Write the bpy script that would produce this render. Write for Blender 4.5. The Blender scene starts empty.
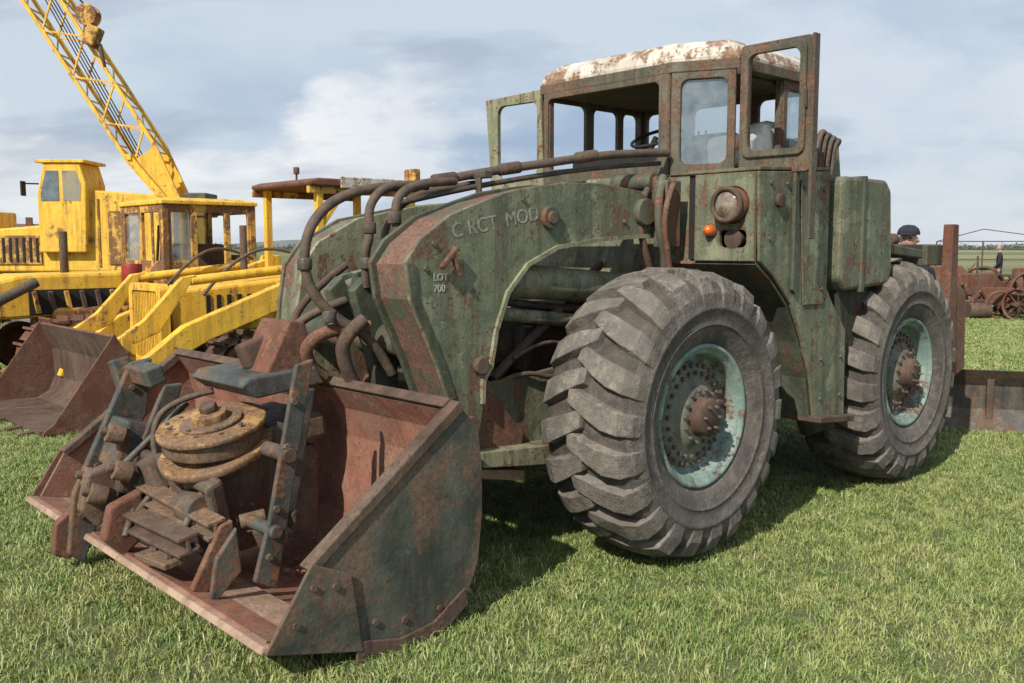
import bpy, math, random
import numpy as np
from mathutils import Vector, Matrix, Euler
random.seed(4); np.random.seed(4)
S=bpy.context.scene
COL=S.collection
rad=math.radians

# ------------------------------------------------------------------ materials
def newmat(name):
    m=bpy.data.materials.new(name); m.use_nodes=True
    nt=m.node_tree; b=nt.nodes["Principled BSDF"]
    return m,nt,b
def N(nt,t,**k):
    n=nt.nodes.new(t)
    for a,v in k.items(): setattr(n,a,v)
    return n
def noise(nt,vec,scale,detail=5,rough=.6,dist=0):
    n=N(nt,"ShaderNodeTexNoise"); n.inputs["Scale"].default_value=scale; n.inputs["Detail"].default_value=detail
    n.inputs["Roughness"].default_value=rough; n.inputs["Distortion"].default_value=dist
    if vec is not None: nt.links.new(vec,n.inputs["Vector"])
    return n.outputs["Fac"]
def ramp(nt,fac,a,b,ca=(0,0,0,1),cb=(1,1,1,1)):
    r=N(nt,"ShaderNodeValToRGB"); e=r.color_ramp.elements
    e[0].position=max(0,min(1,a)); e[1].position=max(0,min(1,b)); e[0].color=ca; e[1].color=cb
    nt.links.new(fac,r.inputs[0]); return r.outputs[0]
def mix(nt,fac,a,b,mode='MIX'):
    m=N(nt,"ShaderNodeMix",data_type='RGBA',blend_type=mode)
    for s,v in ((m.inputs[0],fac),(m.inputs[6],a),(m.inputs[7],b)):
        if isinstance(v,(int,float)): s.default_value=v
        elif isinstance(v,tuple): s.default_value=v if len(v)==4 else (*v,1)
        else: nt.links.new(v,s)
    return m.outputs[2]
def mth(nt,op,a,b=None,clamp=False):
    m=N(nt,"ShaderNodeMath",operation=op); m.use_clamp=clamp
    for s,v in ((m.inputs[0],a),(m.inputs[1],b)):
        if v is None: continue
        if isinstance(v,(int,float)): s.default_value=v
        else: nt.links.new(v,s)
    return m.outputs[0]
def mapped(nt,vec,sc):
    m=N(nt,"ShaderNodeMapping"); m.inputs["Scale"].default_value=sc; nt.links.new(vec,m.inputs[0]); return m.outputs[0]

def paint(name,base,base2,amt=.4,rust=(.10,.038,.02),rust2=(.22,.09,.04),rough=.62,edge=0,dust=.25,scale=1.0,bumps=.3,metal=0.0,chips=0,third=None):
    m,nt,b=newmat(name)
    P=N(nt,"ShaderNodeNewGeometry")
    pos=P.outputs["Position"]
    n1=noise(nt,pos,2.3*scale,5,.68,.3); n2=noise(nt,pos,11*scale,5,.72); n3=noise(nt,pos,55*scale,3,.7)
    st=noise(nt,mapped(nt,pos,(11*scale,11*scale,.9*scale)),1,5,.68)
    s=mth(nt,'ADD',mth(nt,'MULTIPLY',n1,.40),mth(nt,'ADD',mth(nt,'MULTIPLY',n2,.30),mth(nt,'ADD',mth(nt,'MULTIPLY',n3,.12),mth(nt,'MULTIPLY',st,.18))))
    c=.58-amt*.18
    mask=ramp(nt,s,c,c+.03)
    if edge>0:
        bv=N(nt,"ShaderNodeBevel",samples=2); bv.inputs["Radius"].default_value=.022
        d=N(nt,"ShaderNodeVectorMath",operation='DOT_PRODUCT')
        nt.links.new(bv.outputs[0],d.inputs[0]); nt.links.new(P.outputs["Normal"],d.inputs[1])
        e=mth(nt,'SUBTRACT',1.0,d.outputs["Value"])
        e=mth(nt,'MULTIPLY',e,mth(nt,'MULTIPLY',n2,14*edge),True)
        mask=mth(nt,'MAXIMUM',mask,ramp(nt,e,.3,.7))
    n4=noise(nt,pos,4.7*scale,4,.7)
    pc=mix(nt,ramp(nt,n4,.42,.56),base,base2)
    if third: pc=mix(nt,ramp(nt,n1,.40,.34,(0,0,0,1),(1,1,1,1)) if False else ramp(nt,mth(nt,'SUBTRACT',1.0,n1),.55,.58),pc,third)
    pc=mix(nt,mth(nt,'MULTIPLY',ramp(nt,st,.44,.62),.8),pc,tuple(x*.60 for x in base))
    if chips>0:
        ch=mth(nt,'ADD',mth(nt,'MULTIPLY',n3,.45),mth(nt,'MULTIPLY',n2,.55))
        pale=ramp(nt,mth(nt,'SUBTRACT',1.0,ch),.585,.62)
        pc=mix(nt,mth(nt,'MULTIPLY',pale,.50*chips),pc,tuple(min(.5,x*1.7+.02) for x in base2))
        mask=mth(nt,'MAXIMUM',mask,mth(nt,'MULTIPLY',ramp(nt,ch,.57,.60),.9*chips))
        rs=ramp(nt,mth(nt,'ADD',mth(nt,'MULTIPLY',st,.6),mth(nt,'MULTIPLY',n1,.4)),.53,.62)
        pc=mix(nt,mth(nt,'MULTIPLY',rs,.6*chips),pc,rust2)
    rc=mix(nt,ramp(nt,n2,.38,.66),rust,rust2)
    rc=mix(nt,ramp(nt,n3,.45,.7),rc,tuple(x*.45 for x in rust))
    col=mix(nt,mask,pc,rc)
    if dust>0:
        dm=ramp(nt,n1,.45,.7)
        col=mix(nt,mth(nt,'MULTIPLY',dm,dust),col,(.27,.23,.17,1))
    nt.links.new(col,b.inputs["Base Color"])
    nt.links.new(mix(nt,mask,(rough,)*3,(.9,.9,.9)),b.inputs["Roughness"])
    b.inputs["Specular IOR Level"].default_value=.4
    b.inputs["Metallic"].default_value=metal
    bp=N(nt,"ShaderNodeBump"); bp.inputs["Strength"].default_value=bumps; bp.inputs["Distance"].default_value=.02
    h=mth(nt,'ADD',mth(nt,'MULTIPLY',n3,.35),mth(nt,'ADD',mth(nt,'MULTIPLY',n2,.6),mth(nt,'MULTIPLY',n4,.7)))
    nt.links.new(h,bp.inputs["Height"]); nt.links.new(bp.outputs[0],b.inputs["Normal"])
    return m
def plain(name,c,rough=.6,c2=None,scale=8,bump=.1,**k):
    m,nt,b=newmat(name); pos=N(nt,"ShaderNodeNewGeometry").outputs["Position"]
    c2=c2 or tuple(x*.6 for x in c)
    n=noise(nt,pos,scale,4,.65)
    nt.links.new(mix(nt,ramp(nt,n,.35,.65),c,c2),b.inputs["Base Color"]); b.inputs["Roughness"].default_value=rough
    bp=N(nt,"ShaderNodeBump"); bp.inputs["Strength"].default_value=bump; bp.inputs["Distance"].default_value=.02
    nt.links.new(n,bp.inputs["Height"]); nt.links.new(bp.outputs[0],b.inputs["Normal"])
    for a,v in k.items(): b.inputs[a.replace("_"," ")].default_value=v
    return m
GREEN=paint("green_old_paint",(.105,.130,.080),(.170,.185,.120),amt=.30,edge=.8,rust2=(.17,.085,.05),chips=1,third=(.235,.24,.16))
GREEND=paint("dark_green_paint",(.060,.072,.050),(.095,.105,.072),amt=.34,chips=.8)
GREENL=paint("faded_green_paint",(.20,.215,.13),(.27,.27,.17),amt=.30,chips=1)
RIMG=paint("rim_green",(.18,.265,.235),(.24,.32,.28),amt=.28,edge=0,chips=.7,rust2=(.18,.11,.075))
DISC=paint("wheel_disc_paint",(.13,.145,.115),(.20,.205,.165),amt=.45,rust=(.10,.055,.035),rust2=(.18,.11,.07))
BROWNG=paint("rusty_cab_paint",(.080,.080,.055),(.13,.115,.08),amt=.46,rust=(.09,.046,.03),rust2=(.17,.095,.06),edge=.6,chips=.8)
ROOF=paint("roof_white_rust",(.68,.63,.55),(.54,.49,.41),amt=.40,rust=(.20,.10,.055),rust2=(.34,.22,.14),dust=.3,chips=.5)
RUST=paint("rust",(.18,.076,.046),(.13,.055,.036),amt=.5,rust=(.095,.040,.026),rust2=(.23,.10,.06),rough=.85)
RUSTD=paint("dark_rust",(.080,.052,.040),(.12,.072,.050),amt=.4,rust=(.05,.032,.024),rust2=(.15,.085,.055),rough=.85)
RUSTIN=paint("bucket_inside_rust",(.29,.130,.085),(.21,.090,.060),amt=.45,rust=(.13,.052,.038),rust2=(.36,.18,.12),edge=0,rough=.8,dust=.5)
EDGE=paint("worn_cutting_edge",(.42,.29,.21),(.32,.21,.15),amt=.45,rust=(.24,.12,.07),rust2=(.48,.35,.26),dust=.5)
ENGR=paint("engine_rust_metal",(.20,.125,.08),(.13,.085,.06),amt=.5,rust=(.10,.05,.03),rust2=(.27,.16,.09),dust=.3,bumps=.45)
YEL=paint("yellow_paint",(.88,.53,.05),(.80,.45,.05),amt=.16,rust=(.16,.06,.02),rust2=(.40,.20,.06),dust=.12,chips=.6)
YELR=paint("yellow_rusty",(.70,.40,.07),(.50,.28,.07),amt=.58,rust=(.13,.055,.025),rust2=(.30,.14,.05),dust=.2,chips=.6)
DRUM=paint("drum_ochre",(.42,.26,.09),(.26,.16,.08),amt=.6,rust=(.13,.06,.03),rust2=(.30,.16,.07),dust=.35,chips=.8)
STEEL=paint("greasy_steel",(.060,.056,.050),(.10,.086,.068),amt=.4,rust=(.08,.045,.03),rust2=(.16,.09,.055),rough=.5)
BLUEST=paint("blackgreen_steel",(.052,.062,.057),(.085,.088,.078),amt=.42,rough=.55,rust2=(.20,.11,.06),chips=.7)
BOLT=plain("bolt_rust",(.15,.115,.09),.7,(.08,.06,.05),30)
HOSE=plain("hose_rubber",(.065,.050,.040),.75,(.13,.088,.06),16,.4)
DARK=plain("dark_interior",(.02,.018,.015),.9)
REDM=plain("red_paint",(.35,.03,.02),.5)
AMB=plain("amber_lens",(.60,.13,.02),.25)
WHITE=plain("white_sheet",(.75,.74,.70),.7,(.6,.58,.52),12)
CHALK=plain("chalk",(.62,.62,.58),.9,(.3,.3,.26),60)
SKIN=plain("skin",(.50,.30,.22),.5,(.45,.25,.18))
CLOTHD=plain("dark_cloth",(.02,.023,.03),.9); CLOTHB=plain("jeans",(.05,.07,.12),.9); CLOTHN=plain("navy_cap",(.025,.028,.04),.9)
HAIR=plain("grey_hair",(.28,.27,.25),.9)

def rubber(name,k,tone):
    m,nt,b=newmat(name); g=N(nt,"ShaderNodeNewGeometry"); pos=g.outputs["Position"]
    n1=noise(nt,pos,3.5,5,.7); n2=noise(nt,pos,24,5,.7); n3=noise(nt,pos,90,3,.7)
    c=mix(nt,ramp(nt,n1,.35,.65),tuple(x*k for x in(.110,.100,.090)),tuple(x*k for x in(.19,.170,.148)))
    c=mix(nt,ramp(nt,n2,.46,.70),c,tuple(x*k for x in(.30,.26,.21)))
    c=mix(nt,mth(nt,'MULTIPLY',ramp(nt,noise(nt,pos,6,5,.75),.50,.64),.6),c,tone)
    c=mix(nt,mth(nt,'MULTIPLY',ramp(nt,n3,.55,.68),.5),c,(.05,.045,.04))
    nt.links.new(c,b.inputs["Base Color"]); b.inputs["Roughness"].default_value=.82
    b.inputs["Specular IOR Level"].default_value=.3
    bp=N(nt,"ShaderNodeBump"); bp.inputs["Strength"].default_value=.6; bp.inputs["Distance"].default_value=.02
    nt.links.new(mth(nt,'ADD',n2,mth(nt,'MULTIPLY',n3,.5)),bp.inputs["Height"]); nt.links.new(bp.outputs[0],b.inputs["Normal"])
    return m
TYRE=rubber("tyre_rubber",1.0,(.070,.062,.054)); TYREG=rubber("tyre_groove_dirt",.5,(.055,.038,.026)); TYRES=rubber("tyre_sidewall",.72,(.055,.05,.046))
def glassm():
    m,nt,b=newmat("dusty_glass"); nt.nodes.remove(b); o=nt.nodes["Material Output"]
    t=N(nt,"ShaderNodeBsdfTransparent"); t.inputs[0].default_value=(.86,.90,.90,1)
    gl=N(nt,"ShaderNodeBsdfGlossy"); gl.inputs["Roughness"].default_value=.06; gl.inputs[0].default_value=(.9,.95,1,1)
    df=N(nt,"ShaderNodeBsdfDiffuse"); df.inputs[0].default_value=(.36,.42,.44,1)
    pos=N(nt,"ShaderNodeNewGeometry").outputs["Position"]
    a=N(nt,"ShaderNodeMixShader"); nt.links.new(ramp(nt,noise(nt,pos,9,5,.7),.3,.75,(.12,)*3+(1,),(.45,)*3+(1,)),a.inputs[0])
    nt.links.new(t.outputs[0],a.inputs[1]); nt.links.new(df.outputs[0],a.inputs[2])
    c=N(nt,"ShaderNodeMixShader"); c.inputs[0].default_value=.14; nt.links.new(a.outputs[0],c.inputs[1]); nt.links.new(gl.outputs[0],c.inputs[2])
    nt.links.new(c.outputs[0],o.inputs[0]); return m
GLASS=glassm()
LENS=plain("lamp_lens",(.30,.27,.22),.12,(.12,.07,.05),14,.05)

# ------------------------------------------------------------------ mesh helpers
def empty(name,loc=(0,0,0),rz=0):
    e=bpy.data.objects.new(name,None); e.empty_display_size=.2; e.location=loc; e.rotation_euler=(0,0,rz); COL.objects.link(e); return e
def mk(name,verts,faces,mat,parent=None,smooth=False,bevel=0,seg=2,angle=30):
    me=bpy.data.meshes.new(name); me.from_pydata([tuple(v) for v in verts],[],faces); me.validate(); me.update()
    o=bpy.data.objects.new(name,me); COL.objects.link(o)
    if isinstance(mat,(list,tuple)):
        for x in mat: me.materials.append(x)
    else: me.materials.append(mat)
    if parent: o.parent=parent
    if smooth:
        me.polygons.foreach_set("use_smooth",[True]*len(me.polygons))
    if bevel>0:
        b=o.modifiers.new("b",'BEVEL'); b.width=bevel; b.segments=seg; b.limit_method='ANGLE'; b.angle_limit=rad(angle)
    return o
def box(parent,name,c,s,mat,rot=(0,0,0),bevel=.008):
    x,y,z=(q/2 for q in s)
    v=[(-x,-y,-z),(x,-y,-z),(x,y,-z),(-x,y,-z),(-x,-y,z),(x,-y,z),(x,y,z),(-x,y,z)]
    f=[(3,2,1,0),(4,5,6,7),(0,1,5,4),(1,2,6,5),(2,3,7,6),(3,0,4,7)]
    o=mk(name,v,f,mat,parent,bevel=bevel); o.location=c; o.rotation_euler=rot; return o
def bar(parent,name,p,q,w,h,mat,bevel=.006,up=(0,0,1)):
    p=Vector(p);q=Vector(q);d=q-p;L=d.length;x=d.normalized();u=Vector(up)
    if abs(x.dot(u))>.97: u=Vector((1,0,0))
    y=u.cross(x).normalized(); z=x.cross(y)
    o=box(parent,name,(0,0,0),(L,w,h),mat,bevel=bevel)
    M=Matrix((x,y,z)).transposed().to_4x4(); M.translation=(p+q)/2; o.matrix_local=M; return o
def cyl(parent,name,p,q,r,mat,r2=None,n=28,bevel=.006):
    p=Vector(p);q=Vector(q);d=q-p;L=d.length; r2=r if r2 is None else r2
    v=[];f=[]
    for i in range(n):
        a=2*math.pi*i/n; v.append((r*math.cos(a),r*math.sin(a),0))
    for i in range(n):
        a=2*math.pi*i/n; v.append((r2*math.cos(a),r2*math.sin(a),L))
    f=[(i,(i+1)%n,n+(i+1)%n,n+i) for i in range(n)]+[tuple(reversed(range(n))),tuple(range(n,2*n))]
    o=mk(name,v,f,mat,parent,bevel=bevel,angle=40)
    me=o.data
    me.polygons.foreach_set("use_smooth",[True]*n+[False]*2)
    M=d.to_track_quat('Z','Y').to_matrix().to_4x4(); M.translation=p; o.matrix_local=M; return o
def prism(parent,name,poly,y0,y1,mat,bevel=.008,axis='y'):
    n=len(poly)
    a=sum(poly[i][0]*poly[(i+1)%n][1]-poly[(i+1)%n][0]*poly[i][1] for i in range(n))
    if a<0: poly=poly[::-1]
    def P(u,w,t): return {'y':(u,t,w),'z':(u,w,t),'x':(t,u,w)}[axis]
    v=[P(u,w,y0) for u,w in poly]+[P(u,w,y1) for u,w in poly]
    f=[(i,(i+1)%n,n+(i+1)%n,n+i) for i in range(n)]+[tuple(reversed(range(n))),tuple(range(n,2*n))]
    if axis=='y': f=[tuple(reversed(q)) for q in f]
    return mk(name,v,f,mat,parent,bevel=bevel)
def rrect(x0,y0,x1,y1,r,n=5):
    pts=[]
    for cx,cy,a0 in ((x1-r,y1-r,0),(x0+r,y1-r,90),(x0+r,y0+r,180),(x1-r,y0+r,270)):
        for i in range(n+1):
            a=rad(a0+90*i/n); pts.append((cx+r*math.cos(a),cy+r*math.sin(a)))
    return pts
def plate(parent,name,outline,holes,th,mat,origin,ax,ay,bevel=.004):
    cu=bpy.data.curves.new(name,'CURVE'); cu.dimensions='2D'; cu.fill_mode='BOTH'; cu.extrude=th/2; cu.bevel_depth=bevel; cu.offset=-bevel; cu.bevel_resolution=0
    for pts in [outline]+holes:
        s=cu.splines.new('POLY'); s.points.add(len(pts)-1); s.use_cyclic_u=True
        for i,(x,y) in enumerate(pts): s.points[i].co=(x,y,0,1)
    t=bpy.data.objects.new("tmp",cu); COL.objects.link(t)
    dg=bpy.context.evaluated_depsgraph_get(); me=bpy.data.meshes.new_from_object(t.evaluated_get(dg))
    bpy.data.objects.remove(t); bpy.data.curves.remove(cu)
    me.name=name; me.materials.clear(); me.materials.append(mat)
    me.polygons.foreach_set("use_smooth",[False]*len(me.polygons))
    o=bpy.data.objects.new(name,me); COL.objects.link(o); o.parent=parent
    X=Vector(ax).normalized();Y=Vector(ay).normalized();Z=X.cross(Y)
    M=Matrix((X,Y,Z)).transposed().to_4x4(); M.translation=Vector(origin); o.matrix_local=M; return o
def tube(parent,name,pts,r,mat,res=3):
    cu=bpy.data.curves.new(name,'CURVE'); cu.dimensions='3D'; cu.bevel_depth=r; cu.bevel_resolution=res; cu.use_fill_caps=True; cu.resolution_u=10
    s=cu.splines.new('NURBS'); s.points.add(len(pts)-1); s.use_endpoint_u=True; s.order_u=3
    for i,p in enumerate(pts): s.points[i].co=(*p,1)
    t=bpy.data.objects.new("tmp",cu); COL.objects.link(t)
    dg=bpy.context.evaluated_depsgraph_get(); me=bpy.data.meshes.new_from_object(t.evaluated_get(dg))
    bpy.data.objects.remove(t); bpy.data.curves.remove(cu)
    me.name=name; me.materials.clear(); me.materials.append(mat); me.polygons.foreach_set("use_smooth",[True]*len(me.polygons))
    o=bpy.data.objects.new(name,me); COL.objects.link(o); o.parent=parent; return o
def lathe(parent,name,prof,mat,n=72,smooth=True,c=(0,0,0),axis='y',bevel=0):
    v=[];f=[];k=len(prof)
    for i in range(n):
        a=2*math.pi*i/n
        for r,y in prof:
            v.append((r*math.cos(a),y,r*math.sin(a)) if axis=='y' else (r*math.cos(a),r*math.sin(a),y))
    for i in range(n):
        j=(i+1)%n
        for q in range(k-1):
            f.append((i*k+q,i*k+q+1,j*k+q+1,j*k+q) if axis=='y' else (i*k+q,j*k+q,j*k+q+1,i*k+q+1))
    o=mk(name,v,f,mat,parent,smooth=smooth,bevel=bevel); o.location=c; return o
def label(parent,name,txt,size,origin,ax,ay,mat):
    cu=bpy.data.curves.new(name,'FONT'); cu.body=txt; cu.size=size; cu.extrude=.0008
    t=bpy.data.objects.new("tmp",cu); COL.objects.link(t)
    dg=bpy.context.evaluated_depsgraph_get(); me=bpy.data.meshes.new_from_object(t.evaluated_get(dg)); bpy.data.objects.remove(t)
    me.materials.clear(); me.materials.append(mat)
    o=bpy.data.objects.new(name,me); COL.objects.link(o); o.parent=parent
    X=Vector(ax);Y=Vector(ay);Z=X.cross(Y); M=Matrix((X,Y,Z)).transposed().to_4x4(); M.translation=Vector(origin); o.matrix_local=M; return o
def bolts(parent,name,pts,nrm,r,h,mat):
    v=[];f=[];nrm=Vector(nrm).normalized(); q=nrm.to_track_quat('Z','Y')
    for p in pts:
        b=len(v); ph=random.random()
        for z in (0,h):
            for i in range(6):
                a=ph+math.pi*i/3; v.append(Vector(p)+q@Vector((r*math.cos(a),r*math.sin(a),z)))
        f+=[(b+i,b+(i+1)%6,b+6+(i+1)%6,b+6+i) for i in range(6)]+[tuple(b+6+i for i in range(6))]
    return mk(name,v,f,mat,parent)

# ------------------------------------------------------------------ wheels
def wheel(parent,name,x,yc,z,side,phase=0):
    e=empty(name,(x,yc,z)); e.parent=parent; e.scale=(.955,.90,.955)
    if side<0: e.rotation_euler=(0,0,math.pi)
    prof=[(.39,.20),(.405,.245),(.44,.275),(.50,.305),(.515,.309),(.517,.315),(.525,.315),(.528,.310),(.555,.320),(.60,.327),(.605,.333),(.62,.333),(.626,.326),(.67,.318),(.72,.298),(.750,.262),(.768,.20),(.776,.10),(.780,0)]
    prof=prof+[(r,-y) for r,y in prof[-2::-1]]
    car=lathe(e,"tyre_carcass",prof,[TYRES,TYREG],96)
    for p in car.data.polygons:
        c=p.center
        if math.hypot(c.x,c.z)>.70: p.material_index=1
    v=[];f=[];NL=22
    path=[(.625,.326,.00,.004,(.25,.97)),(.69,.310,.005,.034,(.5,.86)),(.745,.266,.02,.060,(.85,.5)),(.768,.19,.05,.066,(.97,.2)),(.776,.10,.095,.064,(1,0)),(.780,.0,.145,.060,(1,0)),(.778,-.05,.165,.056,(1,0))]
    for sd in (1,-1):
        for i in range(NL):
            a0=phase+2*math.pi*(i+(.5 if sd<0 else 0))/NL
            b=len(v); wj=random.uniform(.90,1.05)
            for k,(r,y,da,h,nn) in enumerate(path):
                hw=(.084 if k<4 else .074-.012*(k-4))*wj
                hb=hw+.016
                hh=h*random.uniform(.82,1.06)
                for (an,dr) in ((-hb,0),(-hw,hh),(hw,hh*random.uniform(.8,1.0)),(hb,0)):
                    rr=r-.006+nn[0]*dr; yy=(y-.004*(dr==0)+nn[1]*dr*.55)*sd
                    t=a0+da+an+random.uniform(-.006,.006)
                    v.append((rr*math.cos(t),yy,rr*math.sin(t)))
            m=len(path)
            for k in range(m-1):
                for q in range(3):
                    a,bb,c,d=b+k*4+q,b+k*4+q+1,b+(k+1)*4+q+1,b+(k+1)*4+q
                    f.append((a,bb,c,d) if sd<0 else (d,c,bb,a))
            f.append((b,b+3,b+2,b+1) if sd<0 else (b,b+1,b+2,b+3))
            t=b+(m-1)*4; f.append((t,t+1,t+2,t+3) if sd<0 else (t+3,t+2,t+1,t))
    mk("tyre_lugs",v,f,TYRE,e,bevel=.010,seg=2,angle=35)
    lathe(e,"rim",[(.40,.18),(.412,.245),(.405,.266),(.388,.266),(.380,.250),(.372,.240),(.356,.236),(.349,.21),(.343,.16),(.330,.142),(.300,.138)],RIMG,72)
    lathe(e,"rim_inner",[(.40,.18),(.40,-.20)],RUSTD,48)
    d=empty("hub",(0,.075,0)); d.parent=e
    lathe(d,"wheel_disc",[(.305,.060),(.301,.085),(.286,.088),(.262,.100),(.215,.104),(.185,.120),(.165,.150),(.150,.158),(.118,.160)],DISC,64)
    lathe(d,"hub_cap",[(.120,.158),(.108,.168),(.104,.225),(.094,.236),(.0,.238)],RUSTD,48)
    for r,n,s,y in((.283,30,.0135,.088),(.240,24,.0135,.102),(.150,14,.012,.156),(.066,6,.009,.237)):
        bolts(d,"bolt_ring",[(r*math.cos(2*math.pi*i/n+phase),y,r*math.sin(2*math.pi*i/n+phase)) for i in range(n)],(0,1,0),s,.022,BOLT)
    lathe(d,"disc_back",[(.36,.05),(.0,.05)],RUSTD,48)
    cyl(e,"valve",(.325,.14,.0),(.335,.22,.02),.008,BOLT,n=8)
    return e

# ================================================================== MAIN LOADER
TH=rad(223)
LO=empty("wheel_loader",(.202,5.687,0),TH)
wheel(LO,"front_wheel",-.08,.895,.800,1,.05)
wheel(LO,"rear_wheel",-2.56,.895,.81,1,.17)
wheel(LO,"front_wheel_far",-.08,-1.45,.800,-1,.3)
wheel(LO,"rear_wheel_far",-2.56,-1.45,.81,-1,.4)
cyl(LO,"front_axle",(-.08,-1.2,.80),(-.08,.80,.80),.15,RUSTD); cyl(LO,"rear_axle",(-2.56,-1.2,.81),(-2.56,.80,.81),.15,RUSTD)
cyl(LO,"front_axle_hub",(-.08,.35,.80),(-.08,.68,.80),.26,RUSTD)
cyl(LO,"diff",(.02,-.5,.80),(.02,-.1,.80),.30,RUSTD)

# bucket ----------------------------------------------------------
bp=[(2.385,.175),(2.20,.125),(1.78,.012),(1.60,.03),(1.42,.14),(1.35,.29),(1.325,.50),(1.325,.72),(1.37,.88),(1.455,1.0)]
def offs(poly,t):
    out=[]
    for i,p in enumerate(poly):
        a=Vector(poly[max(0,i-1)]);b=Vector(poly[min(len(poly)-1,i+1)]);d=(b-a).normalized(); out.append((p[0]+d.y*t,p[1]-d.x*t))
    return out
def sheet(parent,name,poly,t,y0,y1,min_,mout,n=1):
    q=offs(poly,t); k=len(poly); v=[];f=[];mi=[]
    for y in (y0,y1):
        v+=[(x,y,z) for x,z in poly]+[(x,y,z) for x,z in q]
    K=2*k
    for i in range(k-1):
        f.append((i,i+1,K+i+1,K+i)); mi.append(1)
        f.append((k+i+1,k+i,K+k+i,K+k+i+1)); mi.append(0)
        f.append((i+1,i,k+i,k+i+1)); mi.append(1); f.append((K+i,K+i+1,K+k+i+1,K+k+i)); mi.append(1)
    f.append((0,K,K+k,k)); mi.append(0); f.append((K+k-1,k-1,2*k-1,K+2*k-1)); mi.append(1)
    o=mk(name,v,f,[min_,mout],parent); o.data.polygons.foreach_set("material_index",mi); o.data.update(); return o
sheet(LO,"bucket_shell",bp,.028,-1.99,.878,RUSTIN,GREEND)
sideO=[(2.36,.165),(2.185,.46),(1.44,1.012),(1.33,.90),(1.305,.72),(1.305,.5),(1.33,.28),(1.40,.125),(1.59,.01),(1.78,-.008)]
SIDE=paint("bucket_side_paint",(.050,.060,.046),(.082,.086,.066),amt=.44,rust=(.095,.050,.034),rust2=(.16,.09,.06),dust=.4,edge=1,chips=1)
prism(LO,"bucket_side_near",sideO,.88,.905,SIDE,.003)
prism(LO,"bucket_side_far",sideO,-2.015,-1.992,RUSTIN,.003)
for y0,y1 in((.845,.918),(-2.028,-1.955)):
    prism(LO,"side_cutter",[(2.215,.455),(2.185,.425),(1.42,.985),(1.445,1.030)],y0,y1,RUSTD,.006)
prism(LO,"side_corner_plate",[(2.41,.165),(2.20,.475),(2.02,.39),(1.97,.05)],.908,.926,SIDE,.005)
prism(LO,"side_corner_plate_far",[(2.41,.165),(2.20,.475),(2.02,.39),(1.97,.05)],-2.036,-2.018,RUST,.005)
prism(LO,"side_wear_strip",[(2.0,-.012),(1.78,-.03),(1.58,-.012),(1.40,.10),(1.42,.18),(1.60,.07),(1.78,.05),(2.0,.10)],.908,.922,RUSTD,.005)
bolts(LO,"side_bolts",[(1.75,.905,.12),(1.9,.905,.15),(1.56,.905,.12),(2.1,.926,.36),(2.2,.926,.38),(2.28,.926,.25)],(0,1,0),.015,.012,RUSTD)
prism(LO,"cutting_edge",[(2.425,.170),(2.41,.198),(2.02,.120),(2.02,.095)],-2.03,.915,EDGE,.006)
prism(LO,"top_rail",[(1.50,1.005),(1.455,1.04),(1.415,1.02),(1.40,.955),(1.44,.965)],-1.97,.86,RUSTD,.006)
for y in(-1.3,-1.05,.15,.42):
    prism(LO,"bucket_hinge_lug",[(1.315,.25),(1.10,.50),(1.02,.62),(1.02,.80),(1.12,.86),(1.315,.86)],y-.02,y+.02,GREEND,.005)
for i in range(60):
    x=random.uniform(1.62,2.1); s=random.uniform(.008,.030)
    box(LO,"bucket_debris",(x,random.uniform(-1.8,.8),.05+.26*max(0,(x-1.75))+s*.4),(s*1.3,s,s*.7),random.choice([RUSTD,EDGE,RUST]),rot=(random.random(),random.random(),random.random()*3),bevel=0)

# lift arms --------------------------------------------------------
armO=[(1.385,1.63),(1.36,1.45),(1.20,1.12),(1.13,.94),(1.03,.74),(.93,.72),(.90,.88),(.92,1.02),(.84,1.06),(.80,1.27),(.72,1.47),(.58,1.61),(.36,1.70),(.01,1.745),(-.42,1.77),(-.50,1.86),(-.48,1.96),(-.34,2.035),(.01,2.065),(.30,2.055),(.49,2.03),(.68,2.00),(.85,1.95),(1.11,1.86),(1.30,1.74)]
prism(LO,"lift_arm_plate",armO,.425,.455,GREEN,.006)
armI=[(x+.02 if x>1.1 else x,z) for x,z in armO]
prism(LO,"lift_arm_inner_plate",armI,.16,.19,GREEND,.006)
def ribbon(parent,name,line,t,y0,y1,mat):
    return sheet(parent,name,line,t,y0,y1,mat,mat)
ribbon(LO,"arm_front_web",[(1.03,.76),(1.115,.94),(1.185,1.12),(1.345,1.45),(1.37,1.62),(1.29,1.72),(1.11,1.845),(.85,1.935),(.49,2.015),(.01,2.05),(-.34,2.02)],-.015,.191,.424,paint("arm_web_rust",(.10,.115,.075),(.15,.09,.065),amt=.60,rust=(.15,.068,.05),rust2=(.23,.125,.09),chips=1))
arch=[(.905,.90),(.90,1.02),(.85,1.08),(.81,1.27),(.73,1.46),(.59,1.60),(.37,1.69),(.01,1.735),(-.42,1.76)]
ribbon(LO,"arch_flange",arch,.022,.05,.475,GREENL)
prism(LO,"arm_edge_strip",[(1.385,1.63),(1.36,1.45),(1.20,1.12),(1.13,.94),(1.09,.95),(1.155,1.13),(1.315,1.46),(1.335,1.62)],.456,.464,GREEND,.002)
cyl(LO,"arm_boss",(.43,.45,1.86),(.43,.485,1.86),.062,GREEND); cyl(LO,"arm_boss_pin",(.43,.48,1.86),(.43,.50,1.86),.035,GREEND)
cyl(LO,"arm_boss",(-.36,.45,1.91),(-.36,.50,1.91),.08,GREEND); cyl(LO,"pin",(1.03,.40,.80),(1.03,.52,.80),.055,RUSTD)
cyl(LO,"arm_boss",(.93,.45,1.10),(.93,.49,1.10),.045,RUSTD)
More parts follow.
